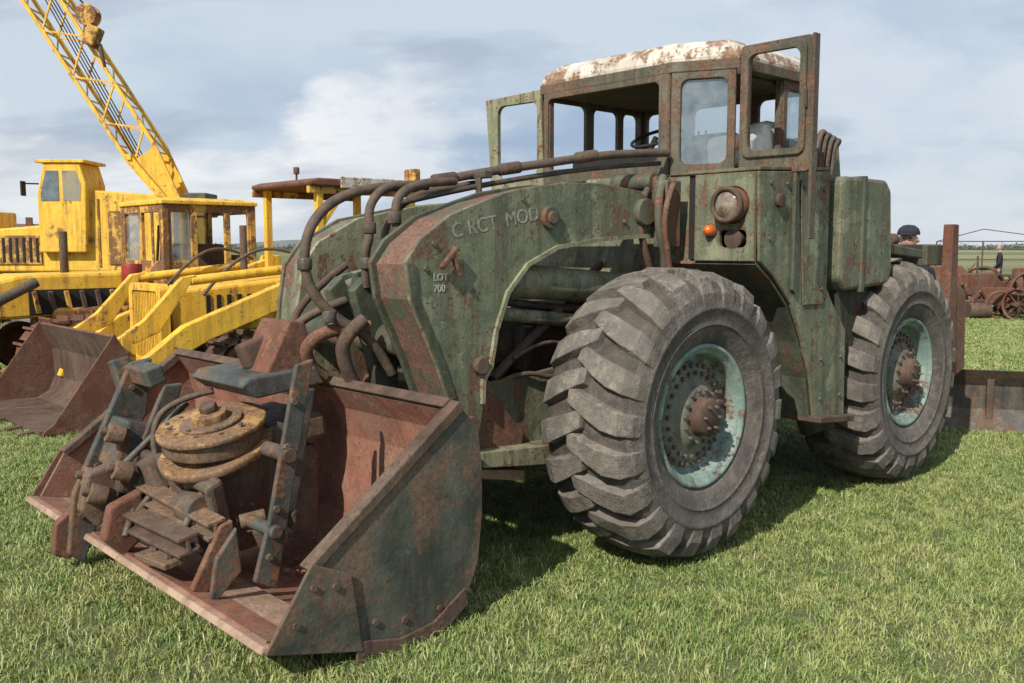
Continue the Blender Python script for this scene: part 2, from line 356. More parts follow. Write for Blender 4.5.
bar(LO,"grab_handle",(1.20,.49,1.60),(1.10,.49,1.70),.03,.025,RUST); bar(LO,"grab_handle",(1.08,.49,1.56),(1.13,.49,1.66),.025,.02,RUST)
bolts(LO,"arm_bolts",[(1.22,.456,1.72),(1.27,.456,1.60),(.62,.456,1.95),(-.2,.456,1.85)],(0,1,0),.014,.012,BOLT)
label(LO,"chalk_number","LOT",.048,(1.225,.4575,1.54),(-1,0,0),(0,0,1),CHALK); label(LO,"chalk_number","700",.050,(1.225,.4575,1.485),(-1,0,0),(0,0,1),CHALK)
label(LO,"chalk_words","C RCT  MOD",.105,(1.10,.4562,1.745),(-.985,0,.17),(.17,0,.985),plain("faded_white",(.38,.38,.31),.9,(.13,.15,.10),55))
# far arm
armF=[(1.28,.80),(1.25,.95),(1.21,1.38),(1.17,1.60),(1.06,1.735),(.78,1.88),(.31,1.97),(-.11,2.01),(-.38,1.99),(-.48,1.92),(-.45,1.78),(.0,1.70),(.40,1.60),(.58,1.42),(.68,1.1),(.80,.85),(1.0,.72)]
prism(LO,"lift_arm_far_inner",armF,-.88,-.85,GREENL,.006); prism(LO,"lift_arm_far_outer",armF,-1.10,-1.07,GREEN,.006)
ribbon(LO,"far_arm_web",[(1.1,.75),(1.255,.82),(1.235,.95),(1.195,1.38),(1.155,1.59),(1.05,1.72),(.775,1.865),(.31,1.955),(-.11,1.995)],-.015,-1.068,-.882,GREEN)
cyl(LO,"cross_tube",(1.12,-.86,1.22),(1.18,.155,1.22),.085,GREEND); cyl(LO,"pivot_tube",(-.36,-1.1,1.90),(-.36,.44,1.91),.06,GREEND)
prism(LO,"tilt_lever",[(1.30,1.55),(1.38,1.48),(1.28,1.15),(1.22,.92),(1.10,.92),(1.12,1.2)],-.30,-.22,GREEND)
prism(LO,"tilt_lever",[(1.30,1.55),(1.38,1.48),(1.28,1.15),(1.22,.92),(1.10,.92),(1.12,1.2)],-.08,0,GREEND)
cyl(LO,"tilt_cylinder",(1.25,-.15,1.50),(.1,-.15,1.75),.07,GREEND); cyl(LO,"tilt_cyl2",(1.20,-.55,1.45),(.1,-.55,1.70),.07,GREEN)
cyl(LO,"tilt_link",(1.16,-.15,1.0),(1.30,-.15,.75),.05,RUSTD)
def hose(pts,r=.024,mat=HOSE,nm="hydraulic_hose"): return tube(LO,nm,pts,r,mat)
hose([(-.72,.36,2.29),(-.3,.30,2.265),(.2,.18,2.18),(.6,.05,2.11),(.95,-.02,2.03),(1.25,-.03,2.01),(1.5,-.03,1.93),(1.66,0,1.76),(1.66,0,1.52),(1.52,.05,1.34),(1.34,.1,1.25),(1.22,.1,1.05)],.026)
hose([(-.72,.30,2.23),(-.2,.22,2.18),(.4,.12,2.08),(.8,.05,2.0),(1.1,.0,1.93)],.016,STEEL,"steel_pipe")
hose([(.9,.0,2.03),(1.15,.0,2.04),(1.30,.02,1.92),(1.30,.04,1.76),(1.33,.02,1.66),(1.30,.0,1.50)],.024)
hose([(.75,.05,2.06),(1.0,.08,2.04),(1.18,.1,1.97),(1.20,.12,1.82),(1.16,.1,1.66)],.024)
hose([(.55,.0,2.06),(.8,-.1,2.02),(1.0,-.1,1.94),(1.12,-.12,1.80),(1.12,-.1,1.55)],.020)
hose([(1.35,.1,1.30),(1.50,.02,1.30),(1.62,-.05,1.24),(1.62,-.1,1.12),(1.5,-.1,1.04)],.034,RUST)
hose([(1.40,.12,1.34),(1.52,.10,1.26),(1.50,.08,1.12),(1.42,.06,1.0)],.036,RUSTD)
hose([(1.30,-.2,1.42),(1.50,-.25,1.36),(1.62,-.3,1.22),(1.55,-.35,1.05)],.024)
hose([(1.1,-.5,1.6),(1.4,-.5,1.42),(1.5,-.45,1.2),(1.42,-.4,1.0)],.022,RUSTD)
for p in((1.66,0,1.62),(1.30,.03,1.80),(1.20,.11,1.85),(1.55,.04,1.36),(1.31,.02,1.62)): cyl(LO,"hose_clamp",(p[0],p[1],p[2]-.03),(p[0],p[1],p[2]+.03),.036,STEEL,n=14)
for p in((-.1,.24,2.235),(.4,.11,2.145),(.8,.02,2.07)):
    cyl(LO,"hose_wrap",(p[0]-.07,p[1]+.02,p[2]+.012),(p[0]+.07,p[1]-.02,p[2]-.012),.034,RUSTD,n=16,bevel=.012)
bar(LO,"hose_clip",(.6,-.02,2.10),(.6,.16,2.10),.06,.04,STEEL); bar(LO,"hose_clip",(.62,.1,1.98),(.62,.1,2.10),.04,.02,STEEL)

# front frame / mechanics inside the arch --------------------------
prism(LO,"frame_plate_near",[(.90,.98),(.94,.74),(.88,.56),(.5,.47),(-.6,.50),(-.95,.62),(-.95,1.5),(-.5,1.5),(-.3,1.08),(.35,1.02)],.34,.38,GREEN,.006)
prism(LO,"frame_plate_far",[(.90,.98),(.94,.74),(.88,.56),(.5,.47),(-.6,.50),(-.95,.62),(-.95,1.5),(-.5,1.5),(-.3,1.08),(.35,1.02)],-.82,-.78,GREEND,.006)
prism(LO,"frame_front_box",[(.92,.95),(.93,.62),(.60,.52),(.55,.95)],-.77,.33,GREEND,.006)
prism(LO,"frame_gusset",[(.96,1.02),(.97,.66),(.60,.60),(.58,.70),(.80,.94),(.84,1.02)],.39,.42,RUST,.004)
prism(LO,"frame_step",[(.97,.66),(.96,.58),(.30,.50),(.30,.62)],.37,.52,GREENL,.005)
prism(LO,"skid_plate",[(.95,.56),(.90,.50),(.60,.44),(.60,.50)],.20,.45,EDGE,.005)
cyl(LO,"lift_cylinder",(-.62,.30,1.43),(.55,.30,1.52),.095,GREENL); cyl(LO,"lift_cylinder_cap",(.55,.30,1.52),(.64,.30,1.527),.108,GREEN); cyl(LO,"lift_rod",(.6,.30,1.52),(.85,.30,1.54),.04,STEEL)
cyl(LO,"lower_pipe",(-.6,.33,1.20),(.72,.33,1.35),.038,GREEN); cyl(LO,"lower_pipe",(-.6,.25,1.27),(.72,.25,1.42),.022,STEEL)
cyl(LO,"far_lift_cylinder",(-.62,-.70,1.43),(.6,-.70,1.52),.092,GREEND)
box(LO,"transmission",(-.2,-.35,1.15),(.9,.8,.45),RUSTD,bevel=.05); box(LO,"mid_block",(.45,-.3,1.18),(.3,.9,.3),STEEL,bevel=.03)
cyl(LO,"filter",(.35,.15,1.0),(.35,.15,1.25),.07,STEEL); cyl(LO,"filter",(.62,.05,.95),(.62,.05,1.18),.06,RUSTD)
bar(LO,"brace",(.72,.32,1.0),(.2,.32,1.35),.05,.03,RUSTD); bar(LO,"brace",(.5,.1,.95),(-.4,.1,1.6),.05,.04,RUSTD)
tube(LO,"brake_line",[(.6,.36,1.1),(.4,.38,1.2),(.1,.36,1.12),(-.3,.36,1.3)],.012,STEEL)
tube(LO,"brake_line",[(.7,.30,.95),(.6,.42,1.05),(.3,.40,.95),(.1,.4,1.05)],.014,HOSE)

# cab base / body --------------------------------------------------
prism(LO,"cab_base",[(-.66,1.05),(-.66,1.60),(-.74,2.14),(-2.05,2.14),(-2.05,1.0)],-.80,.66,GREEN,.02)
box(LO,"lower_hull",(-1.6,-.3,.80),(1.8,1.5,.6),GREEND,bevel=.03)
box(LO,"valve_block",(-.58,.30,2.02),(.16,.30,.22),GREEND,bevel=.02); box(LO,"valve_block",(-.56,-.02,2.06),(.14,.22,.16),GREEN,bevel=.02)
cyl(LO,"accumulator",(-.52,.12,2.10),(-.52,.42,2.10),.055,GREEND); box(LO,"bracket",(-.52,.52,1.90),(.14,.10,.40),GREEND,bevel=.01)
tube(LO,"bent_pipe",[(-.50,.50,2.12),(-.38,.56,2.02),(-.40,.55,1.80),(-.50,.54,1.62),(-.50,.5,1.3)],.026,GREEND)
tube(LO,"bent_pipe",[(-.48,.40,2.05),(-.34,.44,1.95),(-.36,.46,1.72),(-.5,.44,1.5)],.022,RUSTD)
tube(LO,"bent_pipe",[(-.50,.58,2.08),(-.36,.60,1.9),(-.45,.60,1.6),(-.5,.58,1.35)],.018,RUST)
fA=[(-.60,2.13),(-.63,1.62),(-.78,1.53),(-.98,1.36),(-1.12,1.13),(-1.23,.90),(-1.29,.64),(-1.68,.60),(-1.66,1.17),(-1.46,1.37),(-1.40,1.45),(-1.40,2.17)]
prism(LO,"fender_side_plate",fA,1.075,1.10,GREEN,.008)
ribbon(LO,"fender_arch_skin",[(-.63,1.62),(-.78,1.53),(-.98,1.36),(-1.12,1.13),(-1.23,.90),(-1.29,.64)],-.02,.48,1.074,GREEND)
plate(LO,"fender_front",[(.66,1.62),(1.074,1.62),(1.074,2.13),(.66,2.13)],[[(.93+.105*math.cos(rad(t)),1.945+.105*math.sin(rad(t))) for t in range(0,360,18)],rrect(.84,1.70,1.02,1.80,.03)],.02,GREEN,(-.615,0,0),(0,1,0),(0,0,1))
prism(LO,"fender_top",[(-.605,2.135),(-1.40,2.175),(-1.40,2.195),(-.605,2.155)],.60,1.10,GREEN,.004)
prism(LO,"fender_back",[(-1.38,1.45),(-1.40,1.45),(-1.40,2.17),(-1.38,2.17)],.60,1.073,GREEND,0)
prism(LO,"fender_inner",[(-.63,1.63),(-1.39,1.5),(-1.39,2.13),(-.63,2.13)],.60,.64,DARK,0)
prism(LO,"step_box",[(-1.30,.64),(-1.68,.60),(-1.66,1.17),(-1.44,1.39),(-1.24,.93)],.50,1.072,GREEND,.01)
prism(LO,"step_tread",[(-1.27,.61),(-1.70,.57),(-1.71,.61),(-1.27,.65)],.70,1.16,RUSTD,.005)
prism(LO,"side_rib",[(-.95,2.17),(-.99,2.17),(-.99,1.42),(-.95,1.45)],1.101,1.125,GREEND,.004)
prism(LO,"side_panel",[(-1.03,2.10),(-1.34,2.11),(-1.34,1.35),(-1.10,1.35)],1.101,1.112,GREEN,.004)
bolts(LO,"side_bolts",[(-.72,1.10,2.07),(-.72,1.10,1.75),(-.9,1.1,2.07),(-1.07,1.112,2.05),(-1.3,1.112,2.05),(-1.3,1.112,1.45),(-1.35,1.1,1.0),(-1.6,1.1,1.0),(-1.35,1.1,.75),(-1.6,1.1,.75)],(0,1,0),.013,.012,BOLT)
cyl(LO,"fuel_cap",(-.80,1.10,1.97),(-.80,1.13,1.97),.04,RUSTD)
cyl(LO,"headlamp_shell",(-.72,.93,1.945),(-.55,.93,1.945),.10,RUST,n=32)
lathe(LO,"headlamp_ring",[(.075,.0),(.104,.0),(.108,.015),(.100,.03),(.082,.03),(.078,.02)],RUSTD,36,c=(-.545,.93,1.945)).rotation_euler=(0,0,rad(-90))
g=lathe(LO,"headlamp_glass",[(0,.035),(.03,.032),(.06,.022),(.085,.004)],LENS,36,c=(-.545,.93,1.945)); g.rotation_euler=(0,0,rad(-90))
cyl(LO,"marker_lamp_base",(-.605,.785,1.80),(-.585,.785,1.80),.042,RUSTD); lathe(LO,"marker_lamp",[(0,.045),(.02,.04),(.032,.022),(.035,0)],AMB,24,c=(-.585,.785,1.80)).rotation_euler=(0,0,rad(-90))
cyl(LO,"horn",(-.70,.93,1.75),(-.60,.93,1.75),.04,RUSTD,.06)
prism(LO,"rear_tank",[(-1.52,2.12),(-1.56,2.15),(-2.12,2.15),(-2.20,2.08),(-2.25,1.55),(-2.20,1.45),(-1.60,1.42),(-1.52,1.5)],.60,1.12,GREEN,.035)
prism(LO,"tank_strap",[(-1.78,2.16),(-1.82,2.16),(-1.82,1.41),(-1.78,1.41)],1.0,1.135,GREEND,.004)
bar(LO,"door_pillar",(-1.46,.98,1.25),(-1.46,.98,2.3),.05,.06,RUSTD)
box(LO,"gap_panel",(-1.46,.75,1.75),(.05,.5,.7),RUST,bevel=.01)
prism(LO,"rear_fender",[(-1.70,1.15),(-1.62,1.42),(-2.3,1.66),(-2.9,1.62),(-2.9,1.68),(-2.2,1.74),(-1.60,1.60)],.45,1.05,GREEND,.02)
prism(LO,"engine_hood",[(-2.05,1.0),(-2.05,2.18),(-2.50,2.15),(-2.62,1.72),(-3.45,1.66),(-3.45,1.0)],-.95,.50,GREEN,.04)
prism(LO,"air_cleaner_box",[(-1.86,2.16),(-1.90,2.46),(-2.14,2.47),(-2.20,2.16)],.30,.76,GREEN,.03)
for i in range(4): tube(LO,"rear_hose",[(-1.62-.07*i,.86,2.14),(-1.63-.07*i,.87,2.34),(-1.72-.07*i,.85,2.48-.02*i),(-1.88-.05*i,.82,2.42),(-1.98,.7,2.25)],.020,HOSE if i%2 else STEEL)
box(LO,"rear_counterweight",(-3.45,-.3,1.05),(.35,2.2,.75),RUSTD,bevel=.05)
prism(LO,"rear_upright",[(-3.42,1.88),(-3.53,1.88),(-3.58,.60),(-3.38,.60)],.97,1.05,RUST,.01)
prism(LO,"rear_upright",[(-3.60,1.40),(-3.78,1.36),(-3.82,.72),(-3.60,.66)],.95,1.03,RUST,.01)
bar(LO,"rear_cross_beam",(-3.50,-1.2,1.15),(-3.50,.97,1.15),.16,.16,RUSTD)
box(LO,"rear_bracket",(-3.0,.85,1.70),(1.1,.12,.05),RUSTD); box(LO,"rear_bracket",(-3.35,.85,1.64),(.3,.2,.16),GREEND)
cyl(LO,"rear_lamp",(-2.85,.85,1.76),(-2.75,.85,1.76),.045,RUSTD)

# cab --------------------------------------------------------------
CF,CM,CN,CR=-.78,.34,.70,-1.84
foot=[(CF,-.78),(CF,CM),(-.95,CN),(CR,CN),(CR,-.78)]
prism(LO,"cab_floor",foot,2.142,2.17,RUSTD,0,axis='z')
zt=2.84
def grow(poly,s):
    cx=sum(p[0] for p in poly)/len(poly);cy=sum(p[1] for p in poly)/len(poly)
    return [(cx+(x-cx)*s,cy+(y-cy)*s) for x,y in poly]
def loft(parent,name,rings,mat,bevel=.01):
    v=[];n=len(rings[0][0])
    for poly,z in rings: v+=[(x,y,z) for x,y in poly]
    f=[]
    for k in range(len(rings)-1):
        f+=[(k*n+i,k*n+(i+1)%n,(k+1)*n+(i+1)%n,(k+1)*n+i) for i in range(n)]
    f+=[tuple(reversed(range(n))),tuple(range((len(rings)-1)*n,len(rings)*n))]
    a=sum(rings[0][0][i][0]*rings[0][0][(i+1)%n][1]-rings[0][0][(i+1)%n][0]*rings[0][0][i][1] for i in range(n))
    if a<0: f=[tuple(reversed(q)) for q in f]
    return mk(name,v,f,mat,parent,bevel=bevel)
loft(LO,"cab_roof",[(grow(foot,1.03),zt),(grow(foot,1.035),zt+.03),(grow(foot,1.0),zt+.085),(grow(foot,.88),zt+.14),(grow(foot,.4),zt+.155)],ROOF,.006)
loft(LO,"roof_rail",[(grow(foot,1.045),zt-.055),(grow(foot,1.045),zt+.012)],BROWNG,.006)
loft(LO,"cab_ceiling",[(grow(foot,.9),zt-.085),(grow(foot,.9),zt-.06)],RUSTD,0)
def post(x,y,s=.055,m=BROWNG,z0=2.17): box(LO,"cab_post",(x,y,(z0+zt-.05)/2),(s,s,zt-.05-z0),m,bevel=.008)
post(CF-.02,-.76,.05); post(CF-.02,.30,.07); post(CR+.02,-.76); post(CR+.02,CN-.03); post(-1.50,CN-.03,.05)
H0,H1=2.15,zt-.05
dx,dy=-.95-CF,CN-CM; Lc=math.hypot(dx,dy)
plate(LO,"corner_window_frame",[(0,0),(Lc,0),(Lc,H1-H0),(0,H1-H0)],[rrect(.06,.07,Lc-.05,H1-H0-.05,.05)],.03,BROWNG,(CF,CM,H0),(dx,dy,0),(0,0,1))
plate(LO,"corner_window_glass",rrect(.05,.06,Lc-.04,H1-H0-.04,.05),[],.004,GLASS,(CF-.005,CM-.005,H0),(dx,dy,0),(0,0,1),0)
plate(LO,"windscreen_frame",[(-.78,0),(CM-.01,0),(CM-.01,H1-H0),(-.78,H1-H0)],[rrect(-.74,.10,.25,H1-H0-.045,.04)],.03,BROWNG,(CF,0,H0),(0,1,0),(0,0,1))
box(LO,"dashboard",(CF-.14,-.15,2.26),(.22,.8,.16),DARK,bevel=.02)
plate(LO,"cab_wall_far",[(0,0),(1.06,0),(1.06,H1-H0),(0,H1-H0)],[rrect(.04,.03,.42,H1-H0-.05,.05),rrect(.50,.16,.78,H1-H0-.06,.05),rrect(.84,.20,1.02,H1-H0-.06,.05)],.03,BROWNG,(CF,-.78,H0),(-1,0,0),(0,0,1))
plate(LO,"cab_wall_rear",[(-.78,0),(CN,0),(CN,H1-H0),(-.78,H1-H0)],[rrect(-.70,.20,-.36,H1-H0-.06,.05),rrect(-.26,.20,.20,H1-H0-.06,.05),rrect(.30,.20,.64,H1-H0-.06,.05)],.03,BROWNG,(CR,0,H0),(0,1,0),(0,0,1))
plate(LO,"cab_wall_near",[(.54,0),(.89,0),(.89,H1-H0),(.54,H1-H0)],[rrect(.59,.20,.84,H1-H0-.06,.05)],.03,BROWNG,(-.95,CN-.015,H0),(-1,0,0),(0,0,1))
plate(LO,"side_glass",rrect(.58,.19,.85,H1-H0-.05,.05),[],.004,GLASS,(-.95,CN-.02,H0),(-1,0,0),(0,0,1),0)
plate(LO,"door_near",rrect(0,-.03,.48,.745,.03),[rrect(.055,.10,.42,.69,.06)],.035,BROWNG,(-.965,.73,2.17),(0,1,0),(0,0,1))
plate(LO,"door_inner_lip",rrect(.03,.07,.45,.72,.05),[rrect(.065,.11,.41,.68,.05)],.02,BROWNG,(-.938,.73,2.17),(0,1,0),(0,0,1))
bar(LO,"door_edge",(-.97,1.215,1.75),(-.97,1.215,2.92),.02,.06,BROWNG)
for z in (2.3,2.75): cyl(LO,"door_hinge",(-.95,.72,z),(-.95,.72,z+.08),.016,RUSTD,n=12)
bar(LO,"door_handle",(-.935,1.18,2.50),(-.92,1.18,2.62),.02,.02,STEEL)
plate(LO,"door_far",[(0,0),(.54,.02),(.60,.70),(.03,.72)],[rrect(.07,.10,.47,.64,.06)],.03,GREENL,(CF-.02,-.80,2.11),(0.05,-1,0),(0,0,1))
box(LO,"seat_back",(-1.65,0,2.36),(.12,.5,.30),DARK,bevel=.04); box(LO,"seat",(-1.42,0,2.28),(.42,.5,.12),DARK,bevel=.04)
box(LO,"draped_cover",(-1.25,.52,2.33),(.46,.24,.20),WHITE,rot=(.06,.12,.15),bevel=.05); box(LO,"cover_end",(-1.52,.52,2.40),(.22,.22,.26),WHITE,rot=(.1,.3,0),bevel=.06)
lathe(LO,"steering_wheel",[(.17+.012*math.cos(t),.012*math.sin(t)) for t in [i*math.pi/4 for i in range(9)]],DARK,32,c=(-1.12,-.05,2.45),axis='z').rotation_euler=(0,rad(25),0)
cyl(LO,"steering_column",(-.95,-.05,2.2),(-1.12,-.05,2.45),.02,DARK,n=12)
for y in(.2,.26,.32): cyl(LO,"lever",(-1.15,y,2.17),(-1.18,y,2.47),.008,STEEL,n=8)

# ================================================================== ENGINE / WINCH IN BUCKET
EN=empty("scrap_winch_engine",(.202+.682*.22,5.687-.731*.22,0),TH)
def ebox(*a,**k): return box(EN,*a,**k)
cyl(EN,"drum_lower",(1.98,-.46,.58),(2.04,-.43,.74),.21,STEEL,n=40)
cyl(EN,"drum_flange",(2.04,-.43,.71),(2.055,-.425,.75),.275,DRUM,n=48,bevel=.012)
cyl(EN,"drum_body",(2.055,-.425,.75),(2.07,-.415,.84),.24,ENGR,n=48,bevel=.012)
cyl(EN,"drum_rim",(2.07,-.415,.835),(2.077,-.412,.865),.26,DRUM,n=48,bevel=.01)
cyl(EN,"drum_boss_ring",(2.075,-.412,.862),(2.079,-.411,.878),.15,ENGR,n=36,bevel=.006)
cyl(EN,"drum_hub",(2.077,-.412,.87),(2.09,-.405,.92),.085,DRUM,n=24); cyl(EN,"drum_nut",(2.085,-.405,.92),(2.10,-.40,.955),.045,RUSTD,n=6)
cyl(EN,"gear_case",(1.95,-.46,.25),(1.99,-.44,.60),.17,RUSTD,.19,n=32)
ebox("block",(1.72,-.56,.46),(.38,.46,.48),STEEL,bevel=.04); ebox("block_top",(1.68,-.54,.78),(.34,.50,.14),STEEL,rot=(.0,.1,.05),bevel=.03)
prism(EN,"top_bracket",[(1.55,1.02),(1.92,.98),(2.00,1.04),(1.96,1.08),(1.60,1.11)],-.80,-.24,BLUEST,.01)
prism(EN,"top_wedge",[(1.55,1.10),(1.84,1.08),(1.70,1.34),(1.62,1.33)],-.60,-.30,RUST,.01)
ebox("wedge_cap",(1.78,-.52,1.17),(.16,.10,.14),RUSTD,rot=(.2,.3,0),bevel=.02)
prism(EN,"side_plate",[(1.84,1.20),(1.93,1.18),(2.08,.50),(2.16,.24),(2.05,.18),(1.96,.62)],.12,.15,BLUEST,.008)
prism(EN,"side_plate_web",[(1.78,1.05),(1.86,1.05),(2.02,.42),(1.92,.38)],.03,.06,STEEL,.008)
cyl(EN,"side_pin",(1.98,-.05,.78),(1.98,.17,.78),.035,RUSTD); cyl(EN,"side_pin",(2.06,-.1,.45),(2.06,.18,.45),.03,BLUEST)
prism(EN,"foot_right",[(2.30,.16),(2.36,.20),(2.22,.46),(2.16,.48),(2.14,.34)],-.08,-.04,RUST,.008)
prism(EN,"foot_right_b",[(2.34,.14),(2.30,.36),(2.20,.48),(2.18,.28)],.05,.08,BLUEST,.008)
prism(EN,"left_plate",[(2.02,1.10),(2.14,1.08),(2.46,.42),(2.50,.10),(2.42,.04),(2.32,.30),(2.06,.80)],-1.28,-1.23,BLUEST,.01)
prism(EN,"left_plate_b",[(1.96,.98),(2.06,.98),(2.36,.34),(2.30,.18),(2.18,.30)],-1.02,-.98,STEEL,.01)
ebox("left_hook",(2.10,-1.14,1.03),(.10,.30,.10),BLUEST,rot=(.0,.3,0),bevel=.012); ebox("left_hook_b",(2.14,-1.34,1.0),(.10,.08,.20),BLUEST,rot=(.2,.2,0),bevel=.012)
ebox("left_body",(2.20,-1.12,.66),(.20,.24,.26),BLUEST,rot=(0,-.35,0),bevel=.02)
ebox("left_body_b",(2.26,-1.02,.52),(.18,.28,.16),RUSTD,rot=(.1,-.2,0),bevel=.02)
for p in((2.28,-.98,.74),(2.36,-1.12,.50),(2.40,-.92,.46),(2.31,-.82,.58)):
    cyl(EN,"clamp_boss",p,(p[0]+.08,p[1]-.02,p[2]+.03),.050,ENGR,n=20); cyl(EN,"clamp_bolt",(p[0]+.07,p[1]-.02,p[2]+.03),(p[0]+.11,p[1]-.03,p[2]+.04),.024,RUSTD,n=6)
prism(EN,"clevis",[(2.34,.62),(2.48,.58),(2.52,.40),(2.44,.30),(2.34,.38)],-1.02,-.94,ENGR,.015)
prism(EN,"clevis",[(2.28,.50),(2.44,.44),(2.48,.28),(2.38,.18),(2.28,.26)],-.84,-.76,RUST,.015)
prism(EN,"hanging_foot",[(2.44,.34),(2.54,.26),(2.56,.10),(2.48,.06),(2.40,.14)],-1.34,-1.28,RUST,.01)
for z0,mt in((.335,RUSTD),(.405,RUSTD)): ebox("beam_flange",(2.34,-.62,z0),(.10,1.05,.018),mt,rot=(.04,.2,0),bevel=.004)
ebox("beam_web",(2.34,-.62,.37),(.02,1.05,.07),RUSTD,rot=(.04,.2,0),bevel=.004)
for z0 in(.43,.495): ebox("beam_flange",(2.24,-.45,z0),(.09,.78,.018),ENGR,rot=(-.05,.2,.02),bevel=.004)
ebox("beam_web",(2.24,-.45,.463),(.02,.78,.06),ENGR,rot=(-.05,.2,.02),bevel=.004)
ebox("beam_foot",(2.37,-.34,.28),(.12,.28,.03),ENGR,rot=(.03,.1,.1),bevel=.006); bolts(EN,"foot_bolts",[(2.37,-.42,.295),(2.37,-.26,.30)],(0,0,1),.018,.02,BOLT)
ebox("link_a",(2.18,-.55,.56),(.08,.10,.24),RUSTD,rot=(.2,.3,.1),bevel=.02); ebox("link_b",(2.16,-.20,.52),(.08,.07,.26),STEEL,rot=(-.2,.3,.1),bevel=.02)
ebox("link_c",(2.20,-.78,.56),(.12,.16,.20),STEEL,rot=(.3,.2,.1),bevel=.03)
cyl(EN,"cross_pin",(2.20,-.92,.64),(2.20,-.15,.60),.03,RUSTD); cyl(EN,"spool",(2.20,-.42,.48),(2.20,-.25,.48),.08,STEEL,n=24)
for p,q in(((2.1,-.7,.66),(2.36,-.75,.35)),((2.1,-.3,.68),(2.34,-.25,.36)),((2.2,-.9,.60),(2.40,-.7,.30)),((2.0,-.85,.9),(2.3,-.95,.6))): cyl(EN,"tie_rod",p,q,.018,STEEL,n=12)
for i in range(22):
    y=-1.05+.055*i; p0=Vector((2.04+random.uniform(-.1,.14),y,.28+random.uniform(-.05,.22)))
    if i%2: ebox("scrap_piece",p0,(random.uniform(.04,.11),random.uniform(.04,.11),random.uniform(.05,.13)),random.choice([RUSTD,STEEL,RUST,BLUEST]),rot=(random.uniform(-.5,.5),random.uniform(-.5,.5),random.random()),bevel=.012)
    else:
        dv=Vector((random.uniform(-1,1),random.uniform(-1,1),random.uniform(-.5,1))).normalized()*random.uniform(.06,.13); cyl(EN,"scrap_fitting",p0,p0+dv,random.uniform(.018,.045),random.choice([RUSTD,STEEL,ENGR]),n=16)
tube(EN,"loose_hose",[(1.9,-.75,.96),(2.1,-.85,.92),(2.22,-.82,.76),(2.2,-.75,.6)],.016,HOSE)
bolts(EN,"drum_bolts",[Vector((2.08,-.411,.866))+Vector((.20*math.cos(a),.20*math.sin(a),-.012*math.cos(a))) for a in [i*math.pi/5 for i in range(10)]],(.08,.03,1),.012,.012,BOLT)
bolts(EN,"plate_bolts",[(1.95,.15,1.02),(1.99,.15,.82),(2.05,.15,.55),(2.09,.15,.34)],(0,1,0),.016,.015,BOLT)
bolts(EN,"plate_bolts",[(2.14,-1.23,.95),(2.24,-1.23,.75),(2.34,-1.23,.55),(2.43,-1.23,.3)],(0,1,0),.016,.015,BOLT)

# ================================================================== CRAWLER MACHINES (shared bits)
def track(parent,x0,x1,yc,w,r,zc,mat=RUSTD):
    per=[];L=x1-x0; n_s=int(L/.16); n_c=int(math.pi*r/.16)
    for i in range(n_s): per.append((x0+L*i/n_s,zc+r,0))
    for i in range(n_c): a=math.pi/2-math.pi*i/n_c; per.append((x1+r*math.cos(a),zc+r*math.sin(a),a-math.pi/2))
    for i in range(n_s): per.append((x1-L*i/n_s,zc-r,math.pi))
    for i in range(n_c): a=-math.pi/2-math.pi*i/n_c; per.append((x0+r*math.cos(a),zc+r*math.sin(a),a-math.pi/2))
    v=[];f=[]
    for (x,z,a) in per:
        for (sx,sz,t) in ((.15,.03,0),(.03,.07,.05)):
            b=len(v)
            for dx2,dy2,dz in ((-1,-1,-1),(1,-1,-1),(1,1,-1),(-1,1,-1),(-1,-1,1),(1,-1,1),(1,1,1),(-1,1,1)):
                lx=dx2*sx/2-(.06 if t else 0); lz=dz*sz/2+(.03 if t else 0)
                v.append((x+lx*math.cos(a)-lz*math.sin(a)*1.0,yc+dy2*w/2,z+lx*math.sin(a)+lz*math.cos(a)))
            f+=[tuple(b+i for i in q) for q in ((3,2,1,0),(4,5,6,7),(0,1,5,4),(1,2,6,5),(2,3,7,6),(3,0,4,7))]
    mk("track_shoes",v,f,mat,parent)
    for x,rr in((x0,r*.82),(x1,r*.78)):
        lathe(parent,"track_wheel",[(0,.06),(rr*.3,.06),(rr*.35,.03),(rr*.75,.03),(rr*.8,.07),(rr,.07),(rr,-.07)],RUST,36,c=(x,yc+w*.2,zc))
    for i in range(5):
        cyl(parent,"track_roller",(x0+.25+(L-.5)*i/4,yc-w*.3,zc-r+.14),(x0+.25+(L-.5)*i/4,yc+w*.4,zc-r+.14),.09,RUSTD,n=18)
    box(parent,"track_frame",((x0+x1)/2,yc+w*.1,zc),(L*.85,w*.6,.16),mat,bevel=.02)

# ---- crawler loader (B) with canopy, grille and bucket
B=empty("crawler_loader",(-2.68,11.1,0),TH)
for y in(-.75,.75): track(B,-1.0,1.0,y,.36,.36,.40,RUSTD)
prism(B,"hood",[(-.3,.85),(1.55,.75),(1.60,1.24),(-.3,1.38)],-.38,.38,YEL,.03)
plate(B,"grille_shell",rrect(-.42,.45,.42,1.32,.08),[rrect(-.34,.52,.34,1.24,.05)],.10,YEL,(1.66,0,0),(0,1,0),(0,0,1))
for i in range(16): box(B,"grille_bar",(1.68,-.32+.043*i,.88),(.03,.018,.72),YEL,bevel=0)
box(B,"radiator_dark",(1.60,0,.9),(.02,.7,.75),DARK)
for i in range(7): box(B,"hood_louvre",(.45+.12*i,.387,1.08),(.05,.01,.22),DARK,bevel=0)
box(B,"side_tank",(-.4,.62,1.05),(.8,.34,.42),YEL,bevel=.03); box(B,"seat_box",(-.9,0,1.15),(.7,1.1,.5),YELR,bevel=.03); box(B,"seat_back",(-1.15,0,1.55),(.1,.5,.4),DARK,bevel=.03)
